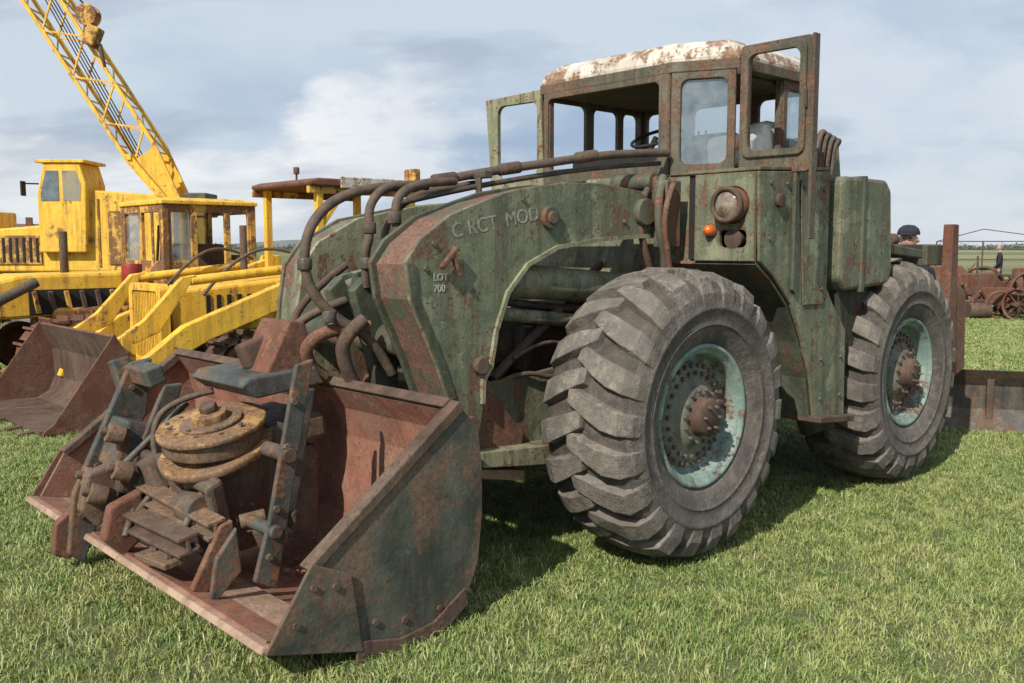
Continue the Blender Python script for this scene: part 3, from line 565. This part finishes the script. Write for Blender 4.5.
for y in(-.86,.92):
    prism(B,"lift_arm",[(-.35,1.40),(-.2,1.56),(.6,1.32),(1.7,.92),(2.25,.52),(2.35,.30),(2.22,.24),(2.0,.48),(1.45,.76),(.4,1.12)],y-.06,y+.06,YEL,.012)
    cyl(B,"lift_ram",(-.1,y*.9,.80),(1.2,y*.9,.92),.06,YEL); cyl(B,"lift_ram_rod",(1.2,y*.9,.92),(1.6,y*.9,.90),.03,STEEL)
    prism(B,"ram_tower",[(-.5,.8),(-.45,1.60),(-.2,1.60),(.1,.8)],y-.15,y-.09,YEL,.01)
    cyl(B,"tilt_ram",(.2,y*.75,1.48),(1.5,y*.75,1.36),.05,YEL); prism(B,"tilt_lever",[(1.45,1.42),(1.60,1.40),(2.0,.98),(2.32,.78),(2.25,.70),(1.85,.85)],y*.75-.04,y*.75+.04,YEL,.01)
    tube(B,"ram_hose",[(.1,y*.75,1.56),(.5,y*.7,1.75),(1.0,y*.6,1.55),(1.3,y*.6,1.2)],.018,HOSE)
bb=[(3.12,.03),(2.5,.02),(2.36,.10),(2.28,.28),(2.30,.60),(2.42,.88)]
sheet(B,"bucket_shell",bb,.03,-1.1,1.1,RUSTD,RUST)
for y in(-1.12,1.10): prism(B,"bucket_side",[(3.12,.03),(3.0,.12),(2.44,.90),(2.28,.62),(2.26,.28),(2.34,.08),(2.5,.0)],y,y+.025,RUST,.004)
for y in(-.9,-.55,0,.55,.9): prism(B,"bucket_tooth",[(3.05,.06),(3.28,.03),(3.05,.0)],y-.04,y+.04,RUSTD,.004)
for y in (.6,.85): prism(B,"bucket_lug",[(2.27,.2),(2.15,.3),(2.15,.75),(2.28,.85)],y-.015,y+.015,YEL,.004)
for x,y in((-.05,-.52),(-.05,.66),(-1.35,-.52),(-1.35,.66)): bar(B,"canopy_post",(x,y,1.2),(x,y,2.40),.08,.08,YEL)
prism(B,"canopy_roof",[(.10,2.39),(.12,2.44),(0,2.48),(-1.35,2.48),(-1.5,2.44),(-1.48,2.39)],-.62,.76,RUST,.02)
for y in(-.60,.68): box(B,"canopy_side_rail",(-.65,y,2.35),(1.5,.06,.08),YELR,bevel=.01)
box(B,"canopy_board",(-.75,.775,2.44),(.95,.03,.13),ROOF,bevel=.01); box(B,"canopy_panel",(-1.42,.60,2.50),(.10,.22,.32),YELR,bevel=.02)
bar(B,"canopy_brace",(-.05,.66,1.9),(-.40,.66,2.36),.05,.05,YEL); bar(B,"canopy_rail",(-.05,.66,1.75),(-1.35,.66,1.75),.05,.05,YEL)
cyl(B,"exhaust",(.6,.1,1.35),(.6,.1,1.95),.04,RUSTD); cyl(B,"beacon_stem",(-.1,.1,2.46),(-.1,.1,2.64),.012,RUSTD); cyl(B,"beacon",(-.1,.1,2.56),(-.1,.1,2.64),.035,RUST)
# ---- bulldozer (A) with box cab
A=empty("cabbed_bulldozer",(-4.95,12.3,0),TH)
for y in(-.8,.8): track(A,-1.1,1.25,y,.42,.40,.44,RUST)
prism(A,"hood",[(0,.9),(1.9,.85),(1.95,1.27),(1.5,1.38),(0,1.40)],-.42,.42,YEL,.04)
box(A,"engine_dark",(.9,.43,1.05),(1.1,.02,.30),DARK)
for i in range(6): bar(A,"engine_bit",(.45+.18*i,.46,.92),(.5+.18*i,.47,1.18),.05,.05,random.choice([YELR,RUSTD,STEEL]))
box(A,"fuel_tank",(-.55,.62,1.05),(1.0,.5,.36),YEL,bevel=.06); box(A,"fuel_tank",(-.55,-.62,1.05),(1.0,.5,.36),YEL,bevel=.06)
box(A,"belly",(0,0,.75),(2.4,1.0,.45),YELR,bevel=.04); box(A,"nose",(2.05,0,.95),(.25,.95,.8),YEL,bevel=.05)
cf=[(-.10,-.62),(-.10,.70),(-1.30,.70),(-1.30,-.62)]
for x,y in cf: bar(A,"cab_post",(x,y,1.2),(x,y,2.26),.08,.08,YELR)
plate(A,"cab_front",[(-.62,0),(.70,0),(.70,1.1),(-.62,1.1)],[rrect(-.54,.38,-.04,1.0,.03),rrect(.04,.38,.62,1.0,.03)],.04,YELR,(-.09,0,1.15),(0,1,0),(0,0,1))
plate(A,"cab_side",[(0,0),(1.2,0),(1.2,1.1),(0,1.1)],[rrect(.08,.38,.34,1.0,.03),rrect(.42,.05,.80,1.0,.03),rrect(.88,.38,1.13,1.0,.03)],.04,YELR,(-.10,.705,1.15),(-1,0,0),(0,0,1))
plate(A,"cab_rear",[(-.62,0),(.70,0),(.70,1.1),(-.62,1.1)],[rrect(-.54,.45,.62,1.0,.03)],.04,YELR,(-1.30,0,1.15),(0,1,0),(0,0,1))
plate(A,"cab_glass",rrect(.05,.37,.35,1.01,.03),[],.004,GLASS,(-.10,.695,1.15),(-1,0,0),(0,0,1),0)
plate(A,"cab_glass",rrect(-.56,.37,-.02,1.01,.03),[],.004,GLASS,(-.10,0,1.15),(0,1,0),(0,0,1),0)
loft(A,"cab_roof",[(grow(cf,1.10),2.25),(grow(cf,1.10),2.30),(grow(cf,.85),2.34)],YEL,.01)
cyl(A,"oil_drum",(.35,.75,1.25),(.35,.75,1.50),.12,REDM); cyl(A,"stack",(.9,0,1.35),(.9,0,1.9),.05,RUSTD)
for i in range(4): cyl(A,"cab_lever",(-.35,-.2+.12*i,1.4),(-.40,-.2+.12*i,2.0),.02,RUSTD,n=8)
box(A,"seat",(-.85,0,1.5),(.5,.6,.5),RUSTD,bevel=.04); bar(A,"cab_inner_post",(-.7,.1,1.3),(-.7,.1,2.2),.08,.08,RUSTD)
for y in(-1.05,1.08):
    bar(A,"push_arm",(.3,y,.25),(2.7,y,.30),.12,.14,YELR,.02); cyl(A,"lift_ram",(1.4,y*.55,1.3),(2.4,y*.6,.8),.06,STEEL)
prism(A,"blade",[(2.75,.1),(2.66,.35),(2.66,.7),(2.78,1.0),(2.84,1.0),(2.73,.7),(2.73,.35),(2.82,.08)],-1.5,1.5,RUST,.004)

# ================================================================== CRANE
C=empty("lattice_boom_crane",(-8.2,20.5,0),0)
box(C,"carrier",(0.1,0,.85),(5.0,2.4,.5),YELR,bevel=.04)
for x in(-1.8,-.6,1.2,2.1):
    lathe(C,"carrier_wheel",[(0,.12),(.2,.12),(.25,.02),(.3,.15),(.5,.15),(.53,.08),(.53,-.15)],TYRE,32,c=(x,-1.15,.53)).rotation_euler=(0,0,math.pi)
prism(C,"engine_house",[(-3.6,1.2),(1.2,1.2),(1.2,2.5),(.8,2.8),(-.8,2.9),(-1.0,2.2),(-3.6,2.0)],-1.1,1.1,YEL,.04)
box(C,"louvre_panel",(-2.2,-1.12,1.65),(1.3,.03,.6),YELR)
for i in range(9): box(C,"louvre",(-2.75+.14*i,-1.14,1.65),(.05,.02,.5),DARK,bevel=0)
box(C,"house_door",(.2,-1.12,1.9),(.7,.03,1.1),YELR)
for x in(-.35,.75): box(C,"house_seam",(x,-1.115,2.0),(.04,.02,1.4),YELR,bevel=0)
prism(C,"crane_cab",[(-1.5,1.6),(-.55,1.6),(-.5,3.0),(-.62,3.42),(-1.35,3.42),(-1.5,2.8)],-1.3,-.35,YEL,.03)
prism(C,"crane_cab_window",[(-1.42,2.65),(-1.05,2.65),(-1.05,3.26),(-1.3,3.26),(-1.42,2.8)],-1.312,-1.30,plain("window_dark",(.16,.2,.22),.15),0)
prism(C,"crane_cab_window",[(-.97,2.65),(-.62,2.65),(-.60,3.0),(-.70,3.26),(-.97,3.26)],-1.312,-1.30,GLASS,0)
box(C,"crane_cab_roof",(-1.0,-.82,3.45),(1.0,1.05,.06),YEL); bar(C,"mirror_arm",(-1.5,-1.2,3.0),(-1.75,-1.3,3.0),.03,.03,DARK); box(C,"mirror",(-1.78,-1.3,2.9),(.04,.16,.3),DARK)
bar(C,"gantry",(1.0,-.5,2.5),(.1,-.5,3.6),.12,.12,YEL); bar(C,"gantry",(1.0,.5,2.5),(.1,.5,3.6),.12,.12,YEL); bar(C,"gantry_top",(.1,-.6,3.6),(.1,.6,3.6),.12,.12,YEL)
box(C,"rear_box",(1.5,-.3,2.6),(.5,.8,.5),GREEND,bevel=.03)
f0=Vector((1.0,0,2.55)); f1=Vector((-3.65,-.3,10.2)); d=(f1-f0).normalized(); sd=Vector((0,1,0)); up=d.cross(sd).normalized()
def bp_(t,a,b,w=.34):
    k=min(1,.35+t/2.2) ; return f0+d*t+sd*a*w+up*b*w*k
Lb=(f1-f0).length
for a in(-1,1):
    for b in(-1,1):
        bar(C,"boom_chord",bp_(0,a,b),bp_(1.4,a,b),.09,.09,YEL); bar(C,"boom_chord",bp_(1.4,a,b),bp_(Lb,a,b),.075,.075,YEL)
    prism_pts=[bp_(0,a,-1),bp_(1.3,a,-1),bp_(1.3,a,1),bp_(0,a,1)]
    q=[p+sd*(.03*a) for p in prism_pts]; r=[p for p in prism_pts]
    mk("boom_foot_plate",[tuple(p) for p in q+r],[(0,1,2,3),(7,6,5,4),(0,4,5,1),(1,5,6,2),(2,6,7,3),(3,7,4,0)],YEL,C)
t=1.2;k=0
while t<Lb-.6:
    for a in(-1,1): bar(C,"boom_lacing",bp_(t,a,-1 if k%2 else 1),bp_(t+.55,a,1 if k%2 else -1),.035,.035,YEL,0)
    for b in(-1,1): bar(C,"boom_lacing",bp_(t,-1 if k%2 else 1,b),bp_(t+.55,1 if k%2 else -1,b),.035,.035,YEL,0)
    for b in(-1,1): bar(C,"boom_lacing",bp_(t,-1,b),bp_(t,1,b),.03,.03,YEL,0)
    t+=.55;k+=1
for a in(-.3,-.1,.1,.3):
    cyl(C,"boom_rope",(.1,a,3.65),(-3.7,a-.3,11.0),.014,DARK,n=6)
sb=bp_(3.9,-1,-1)
for dy in(-.1,.1): cyl(C,"sheave",(sb.x+.10,sb.y-.1+dy,sb.z+.45),(sb.x+.10,sb.y-.02+dy,sb.z+.45),.22,YELR,n=24)
box(C,"hook_block",(sb.x+.2,sb.y-.1,sb.z+.02),(.26,.34,.42),YELR,rot=(0,.4,0),bevel=.04); cyl(C,"hook",(sb.x+.32,sb.y-.1,sb.z-.15),(sb.x+.42,sb.y-.1,sb.z-.6),.06,RUSTD,.03)
cyl(C,"hoist_rope",(sb.x+.1,sb.y-.1,sb.z+.6),(f1.x,f1.y,f1.z),.02,DARK,n=6)
D2=empty("yellow_excavator",(-11.9,21.5,0),0)
box(D2,"body",(0,0,1.3),(2.6,2,.9),YEL,bevel=.06); box(D2,"cab",(-.1,-.3,2.1),(1.0,1.2,.8),YEL,bevel=.05)
box(D2,"cab_window",(-.1,-.92,2.15),(.8,.04,.5),GLASS)
for y in(-.8,.8): track(D2,-1.1,1.1,y,.45,.38,.42,RUSTD)
prism(D2,"boom",[(-.6,1.9),(-1.6,3.2),(-2.7,3.0),(-2.7,2.8),(-1.7,2.95),(-.9,1.7)],-.2,.1,YEL,.02)

# ================================================================== RIGHT HAND BACKGROUND
BL=empty("dozer_blade",(4.60,8.40,0),rad(-18))
prism(BL,"mouldboard",[(-.02,.0),(-.16,.2),(-.16,.42),(-.02,.58),(.02,.58),(-.11,.42),(-.11,.2),(.03,.0)],-.9,.9,STEEL,.005).rotation_euler=(0,0,rad(-90))
box(BL,"blade_rib",(-.2,.2,.3),(.06,.3,.4),RUSTD); box(BL,"blade_rib",(.4,.2,.3),(.06,.3,.4),RUSTD); bar(BL,"push_beam",(-.5,.2,.3),(-.9,1.4,.35),.14,.16,RUSTD)
def old_tractor(x,y,rz,s=1.0,name="rusty_tractor"):
    T=empty(name,(x,y,0),rz); T.scale=(s,s,s)
    for yy in(-.6,.6):
        for xx,r,w in((-.7,.62,.2),(.95,.36,.12)):
            lathe(T,"wheel_rim",[(r,w/2),(r,-w/2),(r-.05,-w/2),(r-.05,w/2),(r,w/2)],RUST,32,c=(xx,yy,r))
            cyl(T,"hub",(xx,yy-.1,r),(xx,yy+.1,r),.1,RUSTD,n=16)
            for k in range(8):
                a=k*math.pi/4; bar(T,"spoke",(xx,yy,r),(xx+(r-.03)*math.cos(a),yy,r+(r-.03)*math.sin(a)),.03,.03,RUSTD,0)
    prism(T,"engine_body",[(-.9,.55),(-.9,.95),(-.2,1.0),(0,1.25),(1.1,1.22),(1.15,.6),(.3,.5)],-.22,.22,RUST,.03)
    bar(T,"axle",(-.7,-.6,.62),(-.7,.6,.62),.1,.1,RUSTD); bar(T,"axle",(.95,-.6,.36),(.95,.6,.36),.06,.06,RUSTD)
    cyl(T,"exhaust",(.6,.1,1.2),(.6,.1,1.75),.03,RUSTD); box(T,"seat",(-.8,0,1.15),(.35,.4,.08),RUSTD); cyl(T,"steering",(-.2,0,1.0),(-.45,0,1.35),.02,RUSTD)
    box(T,"fender",(-.7,.45,1.15),(.9,.18,.05),RUST); return T
old_tractor(12.3,24.0,rad(200),.85); old_tractor(15.2,27.0,rad(215),.8,"rusty_tractor"); old_tractor(14.2,29.5,rad(150),.9); old_tractor(11.9,22.2,rad(120),.6); old_tractor(18.6,33.0,rad(190),.8)
for (hx,hy,nn) in((13.0,23.6,40),(11.4,22.6,26)):
    SP=empty("scrap_heap",(hx,hy,0))
    for i in range(nn):
        p=Vector((random.uniform(-.9,.9),random.uniform(-.4,.4),random.uniform(.03,.5))); q=p+Vector((random.uniform(-.5,.5),random.uniform(-.3,.3),random.uniform(-.05,.5)))
        bar(SP,"scrap_bar",p,q,.05,.07,random.choice([RUST,RUSTD]),0)
    lathe(SP,"scrap_wheel",[(.34,.05),(.34,-.05),(.29,-.05),(.29,.05),(.34,.05)],RUST,28,c=(.2,-.5,.34)); cyl(SP,"scrap_drum",(-.5,-.4,.2),(.0,-.4,.2),.19,RUSTD,n=20)
FR=empty("steel_hurdle_frames",(24,46,0),rad(-5))
for i in range(4): bar(FR,"post",(-3+2.2*i,0,0),(-3+2.2*i,0,2.0),.06,.06,RUSTD)
for z in(1.1,1.6,2.0): bar(FR,"rail",(-3,0,z),(3.6,0,z),.05,.05,RUSTD)
bar(FR,"brace",(-3,0,2.0),(-.8,0,2.6),.04,.04,RUSTD); bar(FR,"brace",(3.6,0,2.0),(-.8,0,2.6),.04,.04,RUSTD)

def person(name,loc,rz,h,top,legs,cap=None,arms_fwd=.1):
    E=empty(name,loc,rz); s=h/1.75; E.scale=(s,s,s)
    J=[(0,0,.95,.135,.15),(0,0,1.12,.13,.14),(0,0,1.30,.13,.17),(0,0,1.42,.09,.15),(0,0,1.50,.055,.055),(0.01,0,1.57,.05,.05)]
    v=[j[:3] for j in J]; r=[(j[3],j[4]) for j in J]; e=[(i,i+1) for i in range(5)]
    for sd in(-1,1):
        b=len(v)
        v+=[(0,.17*sd,1.40),(.0-.02,.235*sd,1.12),(.06+arms_fwd,.22*sd,.88),(.08+arms_fwd,.21*sd,.80)]; r+=[(.07,.07),(.05,.05),(.038,.038),(.04,.025)]
        e+=[(3,b),(b,b+1),(b+1,b+2),(b+2,b+3)]
        b=len(v)
        v+=[(0,.09*sd,.88),(.03*sd,.10*sd,.50),(.04*sd,.11*sd,.09),(.04*sd+.14,.12*sd,.045)]; r+=[(.10,.10),(.068,.068),(.05,.05),(.045,.035)]
        e+=[(0,b),(b,b+1),(b+1,b+2),(b+2,b+3)]
    me=bpy.data.meshes.new("body"); me.from_pydata(v,e,[]); o=bpy.data.objects.new("body",me); COL.objects.link(o)
    sk=o.modifiers.new("s",'SKIN')
    for i,q in enumerate(me.skin_vertices[0].data): q.radius=r[i]; q.use_root=(i==0)
    sb=o.modifiers.new("d",'SUBSURF'); sb.levels=2; sb.render_levels=2
    dg=bpy.context.evaluated_depsgraph_get(); m2=bpy.data.meshes.new_from_object(o.evaluated_get(dg)); bpy.data.objects.remove(o)
    for m in(top,legs,SKIN,CLOTHD): m2.materials.append(m)
    for p in m2.polygons:
        c=p.center; p.use_smooth=True
        p.material_index=0 if c.z>.93 or abs(c.y)>.17 else (1 if c.z>.1 else 3)
        if (abs(c.y)>.16 and .70<c.z<.86) or c.z>1.50: p.material_index=2
    o=bpy.data.objects.new("body",m2); COL.objects.link(o); o.parent=E
    import bmesh
    bm=bmesh.new(); bmesh.ops.create_uvsphere(bm,u_segments=32,v_segments=24,radius=1)
    for q in bm.verts:
        x,y,z=q.co; q.co=Vector((x*.098,y*.076*(1-.12*max(0,-z)),z*.120))
        if x>.6 and abs(y)<.22 and -.25<z<.12: q.co.x+=.022*(1-abs(y)/.22)*(1-abs(z+.15)/.3 if abs(z+.15)<.3 else 0)
        if x>.5 and z<-.6: q.co.x+=.012
        if x>.75 and .12<z<.3 and abs(y)>.15: q.co.x-=.006
    mh=bpy.data.meshes.new("head"); bm.to_mesh(mh); bm.free(); mh.polygons.foreach_set("use_smooth",[True]*len(mh.polygons))
    for m in(SKIN,HAIR,CLOTHD): mh.materials.append(m)
    for p in mh.polygons:
        c=p.center
        if c.z>.055 or (c.x<-.01 and c.z>-.05): p.material_index=1
    hd=bpy.data.objects.new("head",mh); COL.objects.link(hd); hd.parent=E; hd.location=(.02,0,1.665)
    for sd in(-1,1):
        cyl(E,"ear",(.015,.070*sd,1.665),(.005,.086*sd,1.67),.026,SKIN,n=12); cyl(E,"eye",(.105,.030*sd,1.685),(.112,.030*sd,1.685),.009,CLOTHD,n=10)
    box(E,"mouth",(.112,0,1.615),(.01,.045,.008),plain("lips",(.35,.13,.11)),bevel=.002)
    if cap:
        lathe(E,"cap_crown",[(0,.085),(.05,.078),(.085,.05),(.10,.015),(.098,-.01)],cap,28,c=(.015,0,1.725),axis='z'); prism(E,"cap_peak",[(.08,-.075),(.17,-.055),(.19,0),(.17,.055),(.08,.075)],1.712,1.722,cap,.003,axis='z')
    return E
person("man_in_cap",(3.90,9.2,0),rad(240),1.86,CLOTHD,CLOTHB,CLOTHN)
person("standing_man",(18.7,35.8,0),rad(150),1.78,CLOTHD,CLOTHB,None,.12)

# ================================================================== GROUND, GRASS, TREES, SKY
def groundmat():
    m,nt,b=newmat("grass_ground"); pos=N(nt,"ShaderNodeNewGeometry").outputs["Position"]
    a=noise(nt,pos,.12,5,.6); c=noise(nt,pos,3,5,.7); d=noise(nt,pos,40,4,.8); e=noise(nt,pos,.006,4,.6)
    col=mix(nt,ramp(nt,a,.35,.65),(.105,.145,.04),(.17,.18,.07)); col=mix(nt,ramp(nt,c,.4,.7),col,(.14,.155,.055)); col=mix(nt,ramp(nt,d,.4,.75),col,(.07,.08,.03))
    col=mix(nt,ramp(nt,e,.45,.58),col,(.24,.225,.12))
    nt.links.new(col,b.inputs["Base Color"]); b.inputs["Roughness"].default_value=.95
    bp=N(nt,"ShaderNodeBump"); bp.inputs["Strength"].default_value=.6; bp.inputs["Distance"].default_value=.04; nt.links.new(d,bp.inputs["Height"]); nt.links.new(bp.outputs[0],b.inputs["Normal"])
    return m
GM=groundmat()
mk("ground",[(-3000,-200,0),(3000,-200,0),(3000,5000,0),(-3000,5000,0)],[(0,1,2,3)],GM)
def blademat():
    m,nt,b=newmat("grass_blades"); pos=N(nt,"ShaderNodeNewGeometry").outputs["Position"]
    at=N(nt,"ShaderNodeAttribute",attribute_name="tint")
    big=noise(nt,pos,.8,4,.65); mid=noise(nt,pos,4.5,3,.65)
    c=mix(nt,ramp(nt,big,.38,.62),(.19,.285,.070),(.31,.335,.115)); c=mix(nt,ramp(nt,mid,.46,.62),c,(.135,.22,.05))
    c=mix(nt,ramp(nt,at.outputs["Fac"],.45,.95),c,(.40,.41,.17)); c=mix(nt,ramp(nt,at.outputs["Fac"],.88,.94),c,(.52,.46,.29))
    nt.links.new(c,b.inputs["Base Color"]); b.inputs["Roughness"].default_value=.5; b.inputs["Specular IOR Level"].default_value=.4
    return m
BM=blademat()
def patch(name,size,n,hmin,hmax,w,seed):
    r=np.random.RandomState(seed)
    nc=int(n/34); cxy=r.uniform(-size/2,size/2,(nc,2)); ch=r.uniform(.45,1.2,nc); cl=r.uniform(-1,1,(nc,2))*.7
    ci=r.randint(0,nc,n); loose=r.rand(n)<.30
    p=cxy[ci]+r.normal(0,.026*size/1.2,(n,2)); p[loose]=r.uniform(-size/2,size/2,(loose.sum(),2))
    h=r.uniform(hmin,hmax,n)*ch[ci]; ang=r.uniform(0,2*np.pi,n); lean=cl[ci]*.9+r.normal(0,.55,(n,2))
    dx=np.cos(ang)*w/2*r.uniform(.6,1.3,n); dy=np.sin(ang)*w/2
    V=np.zeros((n,5,3))
    V[:,0,0]=p[:,0]-dx;V[:,0,1]=p[:,1]-dy; V[:,1,0]=p[:,0]+dx;V[:,1,1]=p[:,1]+dy; V[:,:2,2]=-.005
    m=p+lean*h[:,None]*.35
    V[:,2,0]=m[:,0]+dx*.8;V[:,2,1]=m[:,1]+dy*.8; V[:,3,0]=m[:,0]-dx*.8;V[:,3,1]=m[:,1]-dy*.8; V[:,2:4,2]=(h*.6)[:,None]
    t=p+lean*h[:,None]*1.05; V[:,4,0]=t[:,0];V[:,4,1]=t[:,1];V[:,4,2]=h*np.clip(1.0-.25*np.hypot(lean[:,0],lean[:,1]),.4,1)
    me=bpy.data.meshes.new(name); me.vertices.add(n*5); me.vertices.foreach_set("co",V.ravel())
    b=np.arange(n)*5; li=np.stack([b,b+1,b+2,b+3,b+3,b+2,b+4],1).ravel()
    me.loops.add(n*7); me.loops.foreach_set("vertex_index",li.astype(np.int32))
    me.polygons.add(n*2); ls=np.stack([np.arange(n)*7,np.arange(n)*7+4],1).ravel(); me.polygons.foreach_set("loop_start",ls.astype(np.int32))
    me.update(calc_edges=True); me.validate()
    at=me.attributes.new("tint",'FLOAT','POINT'); tt=np.clip(r.rand(n)*.75+(ch[ci]-.85)*.5+r.rand(n)*.15,0,1); at.data.foreach_set("value",np.repeat(tt,5))
    me.polygons.foreach_set("use_smooth",[True]*len(me.polygons)); me.materials.append(BM); return me
near=[patch("grass_near",1.25,14000,.020,.054,.0050,i) for i in range(4)]
far=[patch("grass_mid",3.0,20000,.03,.062,.012,10+i) for i in range(2)]
G=empty("grass")
def inst(me,x,y,rz,s=1):
    o=bpy.data.objects.new("grass_patch",me); COL.objects.link(o); o.parent=G; o.location=(x,y,0); o.rotation_euler=(0,0,rz); o.scale=(1,1,s)
y=2.6
while y<9.5:
    x=-6.2
    while x<6.8:
        if abs(x)<y*.62+1.6: inst(random.choice(near),x,y,random.randint(0,3)*math.pi/2,random.uniform(.8,1.15))
        x+=1.18
    y+=1.18
y=10.6
while y<60:
    x=-40
    while x<40:
        if abs(x)<y*.6+2: inst(random.choice(far),x,y,random.randint(0,3)*math.pi/2,random.uniform(.9,1.2))
        x+=2.8
    y+=2.8
def treeline(name,x0,x1,y,hmin,hmax,seed,mat):
    r=random.Random(seed); v=[];f=[]; x=x0
    while x<x1:
        h=r.uniform(hmin,hmax); wdt=h*r.uniform(.8,1.6)
        for k in range(40):
            cx=x+r.gauss(0,wdt*.35); cz=abs(r.gauss(h*.4,h*.24)); cy=y+r.uniform(-3,3); s=h*r.uniform(.08,.18); b=len(v)
            for q in range(4):
                a=q*math.pi/2+r.random(); v.append((cx+s*math.cos(a),cy+r.uniform(-s,s),cz+s*math.sin(a)))
            f.append((b,b+1,b+2,b+3))
        x+=wdt*r.uniform(.3,.8)
    return mk(name,v,f,mat)
LEAF=plain("far_foliage",(.10,.125,.10),.9,(.14,.15,.13),.3)
treeline("distant_tree_line",-700,700,620,1.5,5,3,LEAF)
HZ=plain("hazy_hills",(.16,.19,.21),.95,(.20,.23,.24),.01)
hv=[];hf=[];n=60
for i in range(n):
    x=-2600+5200*i/(n-1); hz=14+9*math.sin(i*.37)+6*math.sin(i*.9+1); hv+=[(x,3200,0),(x,3200,hz)]
for i in range(n-1): hf.append((2*i,2*i+2,2*i+3,2*i+1))
mk("hills",hv,hf,HZ)
HS=empty("farmhouse",(-62,115,0),.3); box(HS,"walls",(0,0,1.4),(9,6,2.8),plain("house_wall",(.45,.40,.33),.8),bevel=0)
prism(HS,"roof",[(-3.4,2.8),(3.4,2.8),(0,4.6)],-4.8,4.8,plain("house_roof",(.16,.10,.08),.8),0).rotation_euler=(0,0,rad(90))
for i in range(4): box(HS,"window",(-3+2*i,-3.02,1.6),(.9,.06,1),DARK,bevel=0)
box(HS,"chimney",(2.5,0,4.8),(.7,.7,1.2),RUST,bevel=0)

# sun + world --------------------------------------------------------
EL=rad(40); az=Vector((-.50,-.866))
sd=bpy.data.lights.new("sun",'SUN'); sd.energy=5.0; sd.angle=rad(.6); sd.color=(1,.93,.83)
so=bpy.data.objects.new("sun",sd); COL.objects.link(so)
dirl=Vector((-az.x*math.cos(EL),-az.y*math.cos(EL),-math.sin(EL))); so.rotation_euler=dirl.to_track_quat('-Z','Y').to_euler(); so.location=(-5,-8,10)
W=bpy.data.worlds.new("World"); S.world=W; W.use_nodes=True; nt=W.node_tree; bg=nt.nodes["Background"]
sk=N(nt,"ShaderNodeTexSky",sky_type='NISHITA'); sk.sun_disc=False; sk.sun_elevation=EL; sk.sun_rotation=math.atan2(az.x,az.y)%(2*math.pi)
tc=N(nt,"ShaderNodeTexCoord").outputs["Generated"]
sx=N(nt,"ShaderNodeSeparateXYZ"); nt.links.new(tc,sx.inputs[0]); z=sx.outputs[2]
zz=mth(nt,'ADD',mth(nt,'MAXIMUM',z,0.0),.34)
cx=mth(nt,'DIVIDE',sx.outputs[0],zz); cy=mth(nt,'DIVIDE',sx.outputs[1],zz)
cb=N(nt,"ShaderNodeCombineXYZ"); nt.links.new(cx,cb.inputs[0]); nt.links.new(cy,cb.inputs[1]); cb.inputs[2].default_value=5.2
n1=noise(nt,cb.outputs[0],.9,9,.50,.2); n2=noise(nt,cb.outputs[0],1.5,10,.56,.1)
base=mix(nt,ramp(nt,n1,.42,.60),(.36,.47,.64),(.66,.74,.83))
hi=mth(nt,'MULTIPLY',ramp(nt,n2,.47,.55),ramp(nt,mth(nt,'MULTIPLY',sx.outputs[0],-1.0),-.35,.20,(.35,)*3+(1,),(1,1,1,1)))
base=mix(nt,hi,base,(.93,.945,.965))
dk=mth(nt,'MULTIPLY',ramp(nt,noise(nt,mapped(nt,cb.outputs[0],(.8,1.6,1)),1.9,8,.54),.51,.63),.65)
base=mix(nt,dk,base,(.38,.45,.57))
base=mix(nt,ramp(nt,z,.0,.11,(.8,.8,.8,1),(0,0,0,1)),base,(.78,.83,.89))
sky_s=N(nt,"ShaderNodeVectorMath",operation='SCALE'); nt.links.new(sk.outputs[0],sky_s.inputs[0]); sky_s.inputs["Scale"].default_value=.10
fin=mix(nt,.88,sky_s.outputs[0],base)
nt.links.new(fin,bg.inputs[0]); bg.inputs[1].default_value=1.0

# camera --------------------------------------------------------------
cd=bpy.data.cameras.new("camera"); cam=bpy.data.objects.new("camera",cd); COL.objects.link(cam)
cd.sensor_width=36; cd.lens=930/1024*36; cd.clip_end=8000; cd.clip_start=.05
cam.location=(0,0,1.7); cam.rotation_euler=(rad(90-5.77),0,0); S.camera=cam
S.view_settings.view_transform='Standard'; S.view_settings.look='None'; S.view_settings.exposure=0
